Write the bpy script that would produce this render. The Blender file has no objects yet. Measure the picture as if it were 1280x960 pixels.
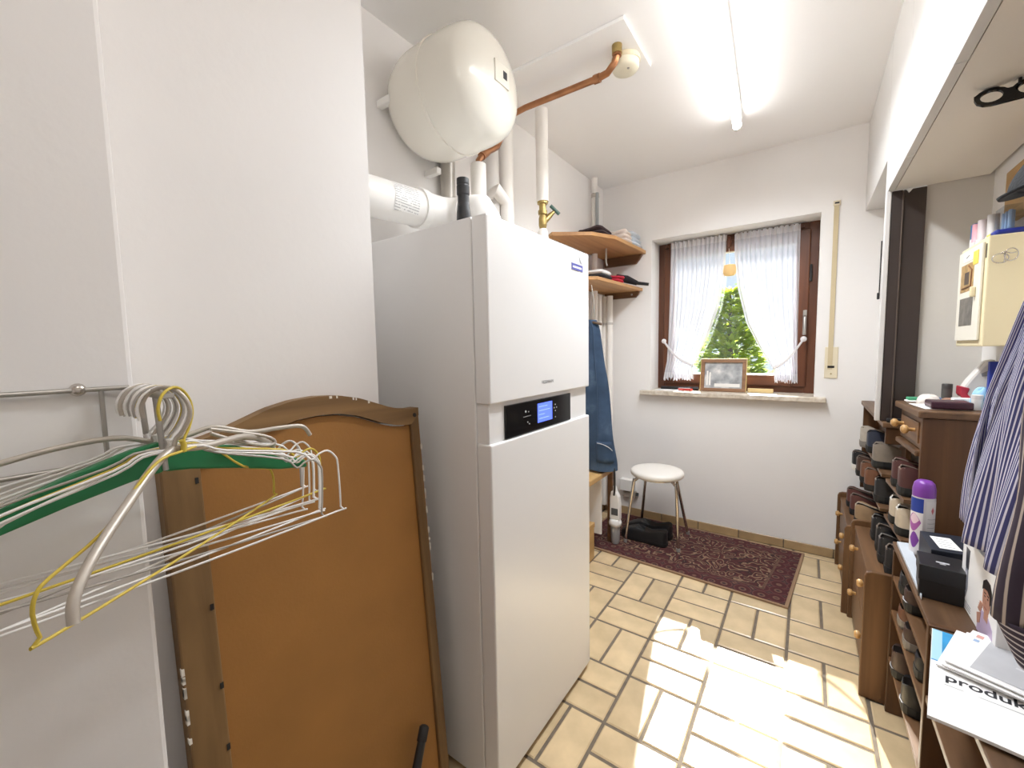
import bpy, bmesh, math, random
from math import sin, cos, pi, radians, sqrt
from mathutils import Vector, Matrix

random.seed(7)
scn = bpy.context.scene
COL = scn.collection

# ------------------------------------------------------------------ camera
cam_d = bpy.data.cameras.new('camera')
cam = bpy.data.objects.new('camera', cam_d)
COL.objects.link(cam)
scn.camera = cam
cam_d.sensor_fit = 'HORIZONTAL'
cam_d.sensor_width = 36.0
cam_d.lens = 36.0 * 519.0863 / 1280.0
cam_d.clip_start = 0.02
cam_d.clip_end = 400
YAW, PITCH, ROLL = radians(35.40286), radians(-4.63121), radians(-1.07378)
fwd = Vector((-sin(YAW) * cos(PITCH), cos(YAW) * cos(PITCH), sin(PITCH)))
r0 = Vector((cos(YAW), sin(YAW), 0))
u0 = r0.cross(fwd)
rv = r0 * cos(ROLL) + u0 * sin(ROLL)
uv = rv.cross(fwd)
mw = Matrix.Identity(4)
for i in range(3):
    mw[i][0], mw[i][1], mw[i][2] = rv[i], uv[i], -fwd[i]
mw.translation = Vector((0, 0, 1.23))
cam.matrix_world = mw

# ------------------------------------------------------------------ view, world, sun, added fill light, tube strength
scn.view_settings.view_transform = 'Standard'
scn.view_settings.look = 'None'
scn.view_settings.exposure = 1.12
scn.cycles.max_bounces = 14
scn.cycles.diffuse_bounces = 9
scn.cycles.transparent_max_bounces = 16
scn.view_settings.gamma = 1.0
scn.view_settings.use_curve_mapping = False

wd = bpy.data.worlds.new('sky'); scn.world = wd
wd.use_nodes = True
nt = wd.node_tree; nt.nodes.clear()
o_ = nt.nodes.new('ShaderNodeOutputWorld'); b_ = nt.nodes.new('ShaderNodeBackground')
tc = nt.nodes.new('ShaderNodeTexCoord'); sx = nt.nodes.new('ShaderNodeSeparateXYZ')
cr = nt.nodes.new('ShaderNodeValToRGB')
nt.links.new(tc.outputs['Generated'], sx.inputs[0]); nt.links.new(sx.outputs['Z'], cr.inputs[0])
cr.color_ramp.elements[0].position = 0.0; cr.color_ramp.elements[0].color = (0.80, 0.90, 1.0, 1)
cr.color_ramp.elements[1].position = 0.7; cr.color_ramp.elements[1].color = (0.38, 0.62, 1.0, 1)
nt.links.new(cr.outputs[0], b_.inputs['Color']); b_.inputs['Strength'].default_value = 0.52
nt.links.new(b_.outputs[0], o_.inputs['Surface'])

SUN = Vector((0.20, -1.0, -0.90)).normalized()
sl = bpy.data.lights.new('sun', 'SUN'); sl.energy = 20.0; sl.angle = radians(0.6); sl.color = (1.0, 0.975, 0.93)
so = bpy.data.objects.new('sun', sl); COL.objects.link(so)
so.rotation_euler = SUN.to_track_quat('-Z', 'Y').to_euler(); so.location = (-2, 12, 10)

hl = bpy.data.lights.new('unseen_fill', 'POINT'); hl.energy = 2.6; hl.shadow_soft_size = 0.2; hl.color = (1.0, 0.96, 0.92)  # added fill light above the camera, out of view, with no lamp body
ho = bpy.data.objects.new('unseen_fill', hl); COL.objects.link(ho); ho.location = (-0.02, 0.10, 2.22)

TUBE_STRENGTH = 7.0

# ------------------------------------------------------------------ materials
MATS = {}
def mat(name, col, rough=0.5, metal=0.0, var=0.0, vscale=6.0, bump=0.0, bscale=60.0, rnd=0.0, spec=0.5, sheen=0.0, coat=0.0):
    """principled colour with optional soft mottling, bump, and a little object-random value shift"""
    if name in MATS: return MATS[name]
    m = bpy.data.materials.new(name); m.use_nodes = True
    n = m.node_tree.nodes; l = m.node_tree.links
    p = n['Principled BSDF']
    p.inputs['Base Color'].default_value = (*col, 1)
    p.inputs['Roughness'].default_value = rough
    p.inputs['Metallic'].default_value = metal
    p.inputs['Specular IOR Level'].default_value = spec
    if sheen: p.inputs['Sheen Weight'].default_value = sheen
    if coat: p.inputs['Coat Weight'].default_value = coat
    t = n.new('ShaderNodeTexCoord')
    src = None
    if var or rnd:
        hs = n.new('ShaderNodeHueSaturation'); hs.inputs['Color'].default_value = (*col, 1)
        val = None
        if var:
            nz = n.new('ShaderNodeTexNoise'); nz.inputs['Scale'].default_value = vscale; nz.inputs['Detail'].default_value = 5
            l.new(t.outputs['Object'], nz.inputs['Vector'])
            mr = n.new('ShaderNodeMapRange'); mr.inputs[1].default_value = 0.25; mr.inputs[2].default_value = 0.75
            mr.inputs[3].default_value = 1 - var; mr.inputs[4].default_value = 1 + var
            l.new(nz.outputs['Fac'], mr.inputs[0]); val = mr.outputs[0]
        if rnd:
            oi = n.new('ShaderNodeObjectInfo')
            mr2 = n.new('ShaderNodeMapRange'); mr2.inputs[3].default_value = 1 - rnd; mr2.inputs[4].default_value = 1 + rnd
            l.new(oi.outputs['Random'], mr2.inputs[0])
            if val is not None:
                mu = n.new('ShaderNodeMath'); mu.operation = 'MULTIPLY'
                l.new(val, mu.inputs[0]); l.new(mr2.outputs[0], mu.inputs[1]); val = mu.outputs[0]
            else: val = mr2.outputs[0]
        l.new(val, hs.inputs['Value']); l.new(hs.outputs[0], p.inputs['Base Color'])
    if bump:
        nb = n.new('ShaderNodeTexNoise'); nb.inputs['Scale'].default_value = bscale; nb.inputs['Detail'].default_value = 4
        l.new(t.outputs['Object'], nb.inputs['Vector'])
        bp = n.new('ShaderNodeBump'); bp.inputs['Strength'].default_value = bump; bp.inputs['Distance'].default_value = 0.004
        l.new(nb.outputs['Fac'], bp.inputs['Height']); l.new(bp.outputs[0], p.inputs['Normal'])
    MATS[name] = m
    return m

def ramp_mat(name, stops, build, rough=0.5, bump=0.0, spec=0.5):
    """stops for a colour ramp driven by build(nodes, links, texcoord) -> float socket"""
    if name in MATS: return MATS[name]
    m = bpy.data.materials.new(name); m.use_nodes = True
    n = m.node_tree.nodes; l = m.node_tree.links; p = n['Principled BSDF']
    p.inputs['Roughness'].default_value = rough; p.inputs['Specular IOR Level'].default_value = spec
    t = n.new('ShaderNodeTexCoord')
    f = build(n, l, t)
    r = n.new('ShaderNodeValToRGB')
    e = r.color_ramp.elements
    while len(e) < len(stops): e.new(0.5)
    for k, (pos, c) in enumerate(stops):
        e[k].position = pos; e[k].color = (*c, 1)
    l.new(f, r.inputs[0]); l.new(r.outputs[0], p.inputs['Base Color'])
    if bump:
        bp = n.new('ShaderNodeBump'); bp.inputs['Strength'].default_value = bump; bp.inputs['Distance'].default_value = 0.003
        l.new(f, bp.inputs['Height']); l.new(bp.outputs[0], p.inputs['Normal'])
    MATS[name] = m
    return m

def wood(name, dark, light, grain='Y', scale=1.0, rough=0.45, rnd=True):
    """grain runs along the named axis"""
    def b(n, l, t):
        mp = n.new('ShaderNodeMapping')
        s = {'X': (1.5, 28, 28), 'Y': (28, 1.5, 28), 'Z': (28, 28, 1.5)}[grain]
        mp.inputs['Scale'].default_value = [v * scale for v in s]
        l.new(t.outputs['Object'], mp.inputs['Vector'])
        a = n.new('ShaderNodeTexNoise'); a.inputs['Scale'].default_value = 1.0; a.inputs['Detail'].default_value = 6
        a.inputs['Distortion'].default_value = 0.4
        l.new(mp.outputs[0], a.inputs['Vector'])
        return a.outputs['Fac']
    mid = tuple((a + c) / 2 for a, c in zip(dark, light))
    return ramp_mat(name, [(0.3, dark), (0.5, mid), (0.72, light)], b, rough=rough, bump=0.08)

def emit(name, col, s):
    if name in MATS: return MATS[name]
    m = bpy.data.materials.new(name); m.use_nodes = True
    p = m.node_tree.nodes['Principled BSDF']
    p.inputs['Base Color'].default_value = (*col, 1)
    p.inputs['Emission Color'].default_value = (*col, 1); p.inputs['Emission Strength'].default_value = s
    MATS[name] = m
    return m

def glassy(name, tint, fac=0.10, rough=0.02):
    if name in MATS: return MATS[name]
    m = bpy.data.materials.new(name); m.use_nodes = True
    n = m.node_tree.nodes; l = m.node_tree.links; n.clear()
    o = n.new('ShaderNodeOutputMaterial'); mx = n.new('ShaderNodeMixShader')
    tr = n.new('ShaderNodeBsdfTransparent'); gl = n.new('ShaderNodeBsdfGlossy')
    tr.inputs[0].default_value = (*tint, 1); gl.inputs['Roughness'].default_value = rough
    mx.inputs[0].default_value = fac
    l.new(tr.outputs[0], mx.inputs[1]); l.new(gl.outputs[0], mx.inputs[2]); l.new(mx.outputs[0], o.inputs[0])
    MATS[name] = m
    return m

def sheer(name, col, see, trans):
    """sheer fabric: diffuse + translucent, partly see-through"""
    if name in MATS: return MATS[name]
    m = bpy.data.materials.new(name); m.use_nodes = True
    n = m.node_tree.nodes; l = m.node_tree.links; n.clear()
    o = n.new('ShaderNodeOutputMaterial')
    d = n.new('ShaderNodeBsdfDiffuse'); t = n.new('ShaderNodeBsdfTranslucent'); x = n.new('ShaderNodeBsdfTransparent')
    d.inputs[0].default_value = (*col, 1); t.inputs[0].default_value = (*col, 1)
    a = n.new('ShaderNodeMixShader'); b = n.new('ShaderNodeMixShader')
    a.inputs[0].default_value = trans; b.inputs[0].default_value = see
    l.new(d.outputs[0], a.inputs[1]); l.new(t.outputs[0], a.inputs[2])
    l.new(a.outputs[0], b.inputs[1]); l.new(x.outputs[0], b.inputs[2]); l.new(b.outputs[0], o.inputs[0])
    MATS[name] = m
    return m

WALL = mat('wall_plaster', (0.83, 0.81, 0.795), 0.85, var=0.015, vscale=3, bump=0.12, bscale=45, spec=0.2)
CEIL = mat('ceiling_plaster', (0.90, 0.89, 0.89), 0.9, bump=0.08, bscale=50, spec=0.2)
TILE = mat('tile_glaze', (0.62, 0.475, 0.285), 0.24, var=0.16, vscale=9, bump=0.10, bscale=30, rnd=0.09)
GROUT = mat('grout', (0.17, 0.135, 0.10), 0.9, var=0.2, vscale=40)
SKIRT = mat('skirting_glaze', (0.40, 0.28, 0.15), 0.35, var=0.15, vscale=10, rnd=0.10)
WHITE = mat('white_enamel', (0.82, 0.81, 0.80), 0.32, var=0.0)
WHITE_P = mat('white_plastic', (0.82, 0.80, 0.77), 0.4)
CABW = mat('white_laminate', (0.64, 0.625, 0.61), 0.45)
CREAM = mat('cream_enamel', (0.80, 0.77, 0.69), 0.22, coat=0.3)
CREAM_P = mat('cream_paint', (0.78, 0.68, 0.44), 0.45)
IVORY = mat('ivory_plastic', (0.74, 0.66, 0.49), 0.5)
BLACK = mat('black_plastic', (0.012, 0.012, 0.013), 0.35)
GLOSSB = mat('black_gloss', (0.008, 0.008, 0.009), 0.12)
DARK = mat('dark_void', (0.02, 0.017, 0.015), 0.8)
COPPER = mat('copper', (0.40, 0.185, 0.09), 0.34, 0.9, var=0.2, vscale=20)
BRASS = mat('brass', (0.42, 0.31, 0.12), 0.38, 0.85, var=0.25, vscale=40)
CHROME = mat('chrome', (0.62, 0.58, 0.54), 0.16, 1.0)
STEEL = mat('steel', (0.46, 0.44, 0.41), 0.35, 0.9)
GREYP = mat('grey_pipe', (0.33, 0.35, 0.36), 0.45)
LAGG = mat('white_lagging', (0.84, 0.81, 0.77), 0.6)
GREENP = mat('green_plastic', (0.015, 0.20, 0.07), 0.4)
WIREW = mat('white_wire', (0.88, 0.86, 0.84), 0.35)
WIREG = mat('grey_wire', (0.50, 0.47, 0.44), 0.38, 0.3)
WIREY = mat('yellow_wire', (0.62, 0.47, 0.06), 0.4)
ALU = mat('grey_alloy', (0.50, 0.45, 0.39), 0.4, 0.35)
HARD = mat('hardboard', (0.34, 0.155, 0.036), 0.6, var=0.13, vscale=5, bump=0.1, bscale=160)
FRAMEW = wood('mirror_wood', (0.14, 0.075, 0.026), (0.27, 0.155, 0.06), 'Z', rough=0.55)
FRAMEWH = wood('mirror_wood_across', (0.15, 0.078, 0.026), (0.29, 0.165, 0.062), 'Y', rough=0.55)
CHIP = mat('chipped_gesso', (0.78, 0.74, 0.66), 0.8)
WINW = wood('window_wood', (0.07, 0.022, 0.010), (0.15, 0.052, 0.022), 'Z', rough=0.35)
WINWX = wood('window_wood_across', (0.08, 0.026, 0.011), (0.17, 0.06, 0.026), 'X', rough=0.35)
SHELFW = wood('shelf_wood', (0.34, 0.16, 0.055), (0.55, 0.30, 0.12), 'Y', 0.7)
SHELFD = wood('shelf_bracket_wood', (0.10, 0.045, 0.018), (0.19, 0.09, 0.035), 'X')
OAK = wood('oak_across', (0.092, 0.043, 0.017), (0.205, 0.104, 0.045), 'Y')
OAKZ = wood('oak_upright', (0.095, 0.043, 0.016), (0.205, 0.102, 0.042), 'Z')
PINE = wood('beech', (0.42, 0.25, 0.09), (0.6, 0.38, 0.16), 'Y', 0.6)
DKBROWN = mat('dark_brown_laminate', (0.040, 0.028, 0.024), 0.42, var=0.06)
PAPER = mat('white_paper', (0.86, 0.85, 0.84), 0.7)
GREYPAPER = mat('grey_print', (0.50, 0.50, 0.52), 0.5, var=0.06, vscale=25)
BLUEPRINT = mat('blue_print', (0.05, 0.34, 0.66), 0.35, var=0.3, vscale=14)
INK = mat('black_ink', (0.02, 0.02, 0.025), 0.5)
GREYINK = mat('grey_ink', (0.33, 0.33, 0.34), 0.5)
RED = mat('red_cloth', (0.50, 0.02, 0.05), 0.8)
MARBLE = ramp_mat('marble', [(0.3, (0.48, 0.40, 0.31)), (0.55, (0.66, 0.58, 0.48)), (0.75, (0.75, 0.69, 0.61))],
    lambda n, l, t: (lambda z: (l.new(t.outputs['Object'], z.inputs['Vector']), setattr(z.inputs['Scale'], 'default_value', 35), z.outputs['Fac'])[2])(n.new('ShaderNodeTexNoise')), rough=0.3)

# ------------------------------------------------------------------ mesh building
class MB:
    def __init__(s): s.v = []; s.f = []
    def add(s, vs, fs):
        b = len(s.v); s.v += [tuple(x) for x in vs]; s.f += [tuple(i + b for i in f) for f in fs]; return s
    def box(s, x0, x1, y0, y1, z0, z1):
        x0, x1 = sorted((x0, x1)); y0, y1 = sorted((y0, y1)); z0, z1 = sorted((z0, z1))
        return s.add([(x0,y0,z0),(x1,y0,z0),(x1,y1,z0),(x0,y1,z0),(x0,y0,z1),(x1,y0,z1),(x1,y1,z1),(x0,y1,z1)],
            [(3,2,1,0),(4,5,6,7),(0,1,5,4),(1,2,6,5),(2,3,7,6),(3,0,4,7)])
    def prism(s, poly, axis, a, b):
        """poly in the two remaining axes (cyclic order kept), extruded along axis from a to b"""
        def P(p, h):
            return {0: (h, p[0], p[1]), 1: (p[0], h, p[1]), 2: (p[0], p[1], h)}[axis]
        n = len(poly)
        return s.add([P(p, a) for p in poly] + [P(p, b) for p in poly],
            [tuple(range(n)), tuple(range(2*n-1, n-1, -1))] + [(i, n+i, n+(i+1)%n, (i+1)%n) for i in range(n)])
    def tube(s, pts, r, n=8, close=False, caps=True):
        pts = [Vector(p) for p in pts]; m = len(pts)
        rs = r if isinstance(r, (list, tuple)) else [r]*m
        tg = []
        for i in range(m):
            if close: a, b = pts[i-1], pts[(i+1) % m]
            else: a, b = pts[max(i-1, 0)], pts[min(i+1, m-1)]
            d = b - a
            tg.append(d.normalized() if d.length > 1e-9 else Vector((0,0,1)))
        up = Vector((0,0,1)) if abs(tg[0].z) < 0.9 else Vector((1,0,0))
        nrm = (up - tg[0]*up.dot(tg[0])).normalized()
        vs = []; 
        for i in range(m):
            nrm = nrm - tg[i]*nrm.dot(tg[i])
            if nrm.length < 1e-6: nrm = Vector((1,0,0)).cross(tg[i])
            nrm.normalize(); bn = tg[i].cross(nrm)
            for k in range(n):
                a = 2*pi*k/n
                vs.append(pts[i] + (nrm*cos(a) + bn*sin(a))*rs[i])
        fs = []
        for i in range(m if close else m-1):
            j = (i+1) % m
            for k in range(n):
                k2 = (k+1) % n
                fs.append((i*n+k, i*n+k2, j*n+k2, j*n+k))
        if caps and not close:
            fs.append(tuple(range(n-1, -1, -1))); fs.append(tuple((m-1)*n+k for k in range(n)))
        return s.add(vs, fs)
    def lathe(s, prof, c, axis=2, n=24):
        """prof: (radius, height along axis); c: centre"""
        vs = []; fs = []
        for r, h in prof:
            for k in range(n):
                a = 2*pi*k/n
                p = (r*cos(a), r*sin(a))
                vs.append({2: (c[0]+p[0], c[1]+p[1], c[2]+h), 0: (c[0]+h, c[1]+p[0], c[2]+p[1]), 1: (c[0]+p[1], c[1]+h, c[2]+p[0])}[axis])
        m = len(prof)
        for i in range(m-1):
            for k in range(n):
                k2 = (k+1) % n
                fs.append((i*n+k, i*n+k2, (i+1)*n+k2, (i+1)*n+k))
        fs.append(tuple(range(n-1, -1, -1))); fs.append(tuple((m-1)*n+k for k in range(n)))
        return s.add(vs, fs)
    def grid(s, fn, nu, nv, closeu=False):
        vs = [fn(i/(nu if closeu else nu-1), j/(nv-1)) for j in range(nv) for i in range(nu)]
        fs = []
        for j in range(nv-1):
            for i in range(nu if closeu else nu-1):
                i2 = (i+1) % nu
                fs.append((j*nu+i, j*nu+i2, (j+1)*nu+i2, (j+1)*nu+i))
        return s.add(vs, fs)
    def build(s, name, m, parent=None, smooth=False, bevel=0.0, solid=0.0, seg=2, sub=0):
        me = bpy.data.meshes.new(name)
        if parent is None:
            xs = [p[0] for p in s.v]; ys = [p[1] for p in s.v]; zs = [p[2] for p in s.v]
            org = Vector(((min(xs)+max(xs))/2, (min(ys)+max(ys))/2, min(zs)))
        else:
            org = Vector(parent['org'])
        me.from_pydata([tuple(Vector(p) - org) for p in s.v], [], s.f)
        me.update()
        bm = bmesh.new(); bm.from_mesh(me); bmesh.ops.delete(bm, geom=[v for v in bm.verts if not v.link_faces], context='VERTS'); bmesh.ops.recalc_face_normals(bm, faces=bm.faces); bm.to_mesh(me); bm.free()
        for q in me.polygons: q.use_smooth = smooth
        if smooth: me.set_sharp_from_angle(angle=radians(62))
        if m is not None: me.materials.append(m)
        o = bpy.data.objects.new(name, me); COL.objects.link(o)
        o['org'] = tuple(org)
        if parent is not None: o.parent = parent
        else: o.location = org
        if solid:
            sm = o.modifiers.new('thickness', 'SOLIDIFY'); sm.thickness = solid; sm.offset = 0
        if bevel:
            bv = o.modifiers.new('bevel', 'BEVEL'); bv.width = bevel; bv.segments = seg; bv.limit_method = 'ANGLE'; bv.angle_limit = radians(40)
        if sub:
            sb = o.modifiers.new('smooth', 'SUBSURF'); sb.levels = sub; sb.render_levels = sub
        return o

def box(x0, x1, y0, y1, z0, z1): return MB().box(x0, x1, y0, y1, z0, z1)
def tag(o, label=None, cat=None, group=None, kind=None):
    if label: o['label'] = label
    if cat: o['category'] = cat
    if group: o['group'] = group
    if kind: o['kind'] = kind
    return o
def thing(name, label, cat, loc=(0, 0, 0), group=None):
    o = bpy.data.objects.new(name, None); COL.objects.link(o)
    o.empty_display_size = 0.05
    o.location = loc; o['org'] = tuple(loc)
    return tag(o, label, cat, group)
def struct(name, mb, m, parent=None, **k):
    o = mb.build(name, m, parent, **k)
    if parent is None: o['kind'] = 'structure'
    return o
def text_mesh(name, s, size, m, parent, mtx, extrude=0.0004, weight=0.0):
    """lettering: a text curve turned into a mesh, placed by a world matrix"""
    c = bpy.data.curves.new('txt', 'FONT'); c.body = s; c.size = size; c.extrude = extrude; c.offset = weight
    t = bpy.data.objects.new('txt', c); COL.objects.link(t)
    dg = bpy.context.evaluated_depsgraph_get()
    me = bpy.data.meshes.new_from_object(t.evaluated_get(dg)); me.name = name
    bpy.data.objects.remove(t); bpy.data.curves.remove(c)
    org = Vector(parent['org'])
    me.transform(Matrix.Translation(-org) @ mtx)
    me.materials.clear(); me.materials.append(m)
    o = bpy.data.objects.new(name, me); COL.objects.link(o); o.parent = parent; o['org'] = tuple(org)
    return o
def arc(c, r, a0, a1, n, f):
    return [f(c, r, a0 + (a1-a0)*i/(n-1)) for i in range(n)]
def smooth_path(pts, k=4):
    """Catmull-Rom through the points"""
    P = [Vector(p) for p in pts]; out = []
    for i in range(len(P)-1):
        p0 = P[max(i-1, 0)]; p1 = P[i]; p2 = P[i+1]; p3 = P[min(i+2, len(P)-1)]
        for j in range(k):
            t = j/k
            out.append(0.5*((2*p1) + (p2-p0)*t + (2*p0-5*p1+4*p2-p3)*t*t + (3*p1-p0-3*p2+p3)*t**3))
    out.append(P[-1]); return out
def lerp(tab, z):
    """piecewise linear table [(key, value)...] in any key order"""
    t = sorted(tab)
    if z <= t[0][0]: return t[0][1]
    for (a, va), (b, vb) in zip(t, t[1:]):
        if z <= b: return va + (vb-va)*(z-a)/(b-a)
    return t[-1][1]
def copy_thing(o, loc, rz=None):
    c = o.copy(); COL.objects.link(c); c.location = loc
    if rz is not None: c.rotation_euler.z = rz
    for ch in list(o.children):
        d = ch.copy(); COL.objects.link(d); d.parent = c
        for g in list(ch.children):
            e = g.copy(); COL.objects.link(e); e.parent = d
    return c

# ================================================================== SETTING
CH = 2.384         # ceiling height
BY = 2.95          # back wall
LX = -1.25         # left wall behind the boiler
RX = 0.505         # right wall
FY = -1.25         # wall behind the camera

fl = struct('floor', box(-1.35, RX+0.1, FY-0.1, 3.05, -0.06, -0.004), GROUT)
# basket-weave tiles: 24 cm blocks of two tiles, every other block turned
BL = 0.24; G = 0.0055
tile_cache = {}
def tile_mesh(w, d):
    key = (round(w, 4), round(d, 4))
    if key not in tile_cache:
        b = 0.004; h = 0.0
        m = bpy.data.meshes.new('tile')
        x, y = w/2, d/2
        vs = [(-x,-y,-0.02),(x,-y,-0.02),(x,y,-0.02),(-x,y,-0.02),(-x,-y,-0.003),(x,-y,-0.003),(x,y,-0.003),(-x,y,-0.003),
              (-x+b,-y+b,h),(x-b,-y+b,h),(x-b,y-b,h),(-x+b,y-b,h)]
        fs = [(0,1,5,4),(1,2,6,5),(2,3,7,6),(3,0,4,7),(4,5,9,8),(5,6,10,9),(6,7,11,10),(7,4,8,11),(8,9,10,11)]
        m.from_pydata(vs, [], fs); m.materials.append(TILE)
        tile_cache[key] = m
    return tile_cache[key]
forg = Vector(fl['org'])
for i in range(-4, 5):
    for j in range(-4, 7):
        x0 = -0.51 + BL*i; y0 = 1.446 + BL*j
        for h in range(2):
            if (i + j) % 2 == 0: a = (x0, x0+BL, y0+h*BL/2, y0+(h+1)*BL/2)
            else: a = (x0+h*BL/2, x0+(h+1)*BL/2, y0, y0+BL)
            a = (max(a[0]+G/1, LX+0.01), min(a[1]-G/1, RX), a[2]+G/1, min(a[3]-G/1, BY-0.012))
            if a[1]-a[0] < 0.02 or a[3]-a[2] < 0.02 or a[3] < 0.45: continue
            o = bpy.data.objects.new('tile', tile_mesh(a[1]-a[0], a[3]-a[2])); COL.objects.link(o)
            o.parent = fl
            o.location = Vector(((a[0]+a[1])/2, (a[2]+a[3])/2, random.uniform(-0.0006, 0.0004))) - forg

struct('ceiling', box(-1.45, RX+0.1, FY-0.1, 3.3, CH, CH+0.12), CEIL)
WX0, WX1, WZ0, WZ1 = -0.896, 0.040, 0.932, 1.966
wb = MB()
for b in ((-1.45, WX0, 0, CH), (WX1, RX+0.1, 0, CH), (WX0, WX1, 0, WZ0-0.03), (WX0, WX1, WZ1, CH)):
    wb.box(b[0], b[1], BY, BY+0.32, b[2], b[3])
struct('wall_back', wb, WALL)
struct('wall_left', box(LX-0.12, LX, 0.4, BY, 0, CH), WALL)
struct('wall_left_pier', box(LX-0.12, -0.872, 0.165, 0.649, 0, CH), WALL)
struct('wall_left_near', box(-1.35, -0.77, FY, 0.167, 0, CH), WALL, bevel=0.006)
struct('wall_right', box(RX, RX+0.12, FY, BY, 0, CH), WALL)
struct('wall_rear', box(-1.35, RX+0.1, FY-0.1, FY, 0, CH), WALL)
struct('wall_right_partition', box(0.338, RX, 2.165, 2.20, 0, 1.93), mat('grey_plaster', (0.66, 0.635, 0.60), 0.8, bump=0.1, bscale=50, spec=0.2))

# tiled skirting
bb = struct('baseboard_back', box(LX+0.012, RX-0.02, BY-0.006, BY-0.0005, 0.0, 0.05), GROUT)
x = 0.40
while x > LX+0.02:
    x1 = x - 0.237
    box(max(x1, LX+0.012), x, BY-0.014, BY-0.005, 0.001, 0.054).build('skirting_tile', SKIRT, bb, bevel=0.002, seg=1)
    x = x1 - 0.005
bl = struct('baseboard_left', box(LX+0.0005, LX+0.006, 1.45, BY-0.015, 0.0, 0.05), GROUT)
y = BY-0.02
while y > 1.5:
    box(LX+0.005, LX+0.014, y-0.237, y, 0.001, 0.054).build('skirting_tile', SKIRT, bl, bevel=0.002, seg=1)
    y -= 0.242

# window: fixed frame, sash, pane, sill ---------------------------------------------------
FYW = BY+0.18
def rect_frame(x0, x1, z0, z1, w, y0, y1):
    """four rails: left, right, bottom, top"""
    return [('Z', box(x0, x0+w, y0, y1, z0, z1)), ('Z', box(x1-w, x1, y0, y1, z0, z1)),
            ('X', box(x0+w, x1-w, y0, y1, z0, z0+w)), ('X', box(x0+w, x1-w, y0, y1, z1-w, z1))]
win = bpy.data.objects.new('window_1', None); COL.objects.link(win); win.location = ((WX0+WX1)/2, FYW, WZ0); win['org'] = tuple(win.location); win['kind'] = 'structure'
for g, b in rect_frame(WX0, WX1, WZ0, WZ1, 0.052, FYW, FYW+0.09): b.build('frame_rail', WINW if g == 'Z' else WINWX, win, bevel=0.003)
for g, b in rect_frame(WX0+0.042, WX1-0.042, WZ0+0.040, WZ1-0.040, 0.072, FYW-0.018, FYW+0.05): b.build('sash_rail', WINW if g == 'Z' else WINWX, win, bevel=0.006)
gx0, gx1, gz0, gz1 = WX0+0.11, WX1-0.11, WZ0+0.11, WZ1-0.11
box(gx0, gx1, FYW+0.02, FYW+0.026, gz0, gz1).build('pane', glassy('window_glass', (0.97, 0.985, 0.98), 0.06), win)
for g, b in rect_frame(gx0-0.004, gx1+0.004, gz0-0.004, gz1+0.004, 0.012, FYW+0.004, FYW+0.02): b.build('glazing_bead', WHITE_P, win)
hb = box(WX1-0.068, WX1-0.048, FYW-0.026, FYW-0.018, 1.29, 1.44).build('handle', STEEL, win, bevel=0.003)
MB().tube([(WX1-0.058, FYW-0.022, 1.40), (WX1-0.058, FYW-0.055, 1.40), (WX1-0.058, FYW-0.062, 1.39), (WX1-0.058, FYW-0.060, 1.29)], 0.009, 8).build('lever', STEEL, hb, smooth=True)
for hz in (1.66,):
    MB().tube([(WX1-0.036, FYW-0.020, hz-0.05), (WX1-0.036, FYW-0.020, hz+0.05)], 0.007, 8).build('hinge', BLACK, win, smooth=True)
struct('trim_1', box(WX0-0.06, WX1+0.055, BY-0.055, FYW+0.02, WZ0-0.03, WZ0), MARBLE, bevel=0.004)

# ================================================================== OUTSIDE
hill = MB()
def hillf(u, v):
    x = -60 + 120*u; y = 60 + 40*v
    return (x, y, -8 + (9 + 4*sin(u*9) + 2.5*sin(u*23+1))*sin(v*pi*0.5))
hill.grid(hillf, 40, 8)
tag(hill.build('wooded_hill', mat('distant_hill', (0.07, 0.12, 0.15), 1.0, var=0.2, vscale=0.3), None, smooth=True, solid=0.2), kind='structure')
tag(box(-40, 40, 4.0, 70, -3.2, -3.0).build('garden_lawn', mat('lawn', (0.05, 0.10, 0.015), 1.0, var=0.25, vscale=2), None), kind='structure')
# conifer: trunk and drooping boughs of needle blades
tx, ty, ztop, zbot = -1.12, 8.2, 2.28, -2.4
tree = thing('conifer', 'bright green conifer standing outside the window behind the parted curtains', 'tree', (tx, ty, zbot-0.6))
MB().tube([(tx, ty, zbot-0.6), (tx, ty, 0.5), (tx, ty, ztop-0.1)], [0.14, 0.09, 0.012], 8).build('trunk', mat('bark', (0.10, 0.06, 0.035), 0.9), tree)
def leaf_mat(name, col):
    m = mat(name, col, 0.7, var=0.25, vscale=5)
    n = m.node_tree.nodes; l = m.node_tree.links
    p = n['Principled BSDF']; o = n['Material Output']
    t = n.new('ShaderNodeBsdfTranslucent'); t.inputs[0].default_value = (*[c*1.5 for c in col], 1)
    x = n.new('ShaderNodeMixShader'); x.inputs[0].default_value = 0.55
    l.new(p.outputs[0], x.inputs[1]); l.new(t.outputs[0], x.inputs[2]); l.new(x.outputs[0], o.inputs[0])
    return m
LEAF = [leaf_mat('needles_light', (0.44, 0.50, 0.04)), leaf_mat('needles_mid', (0.27, 0.35, 0.03))]
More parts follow.
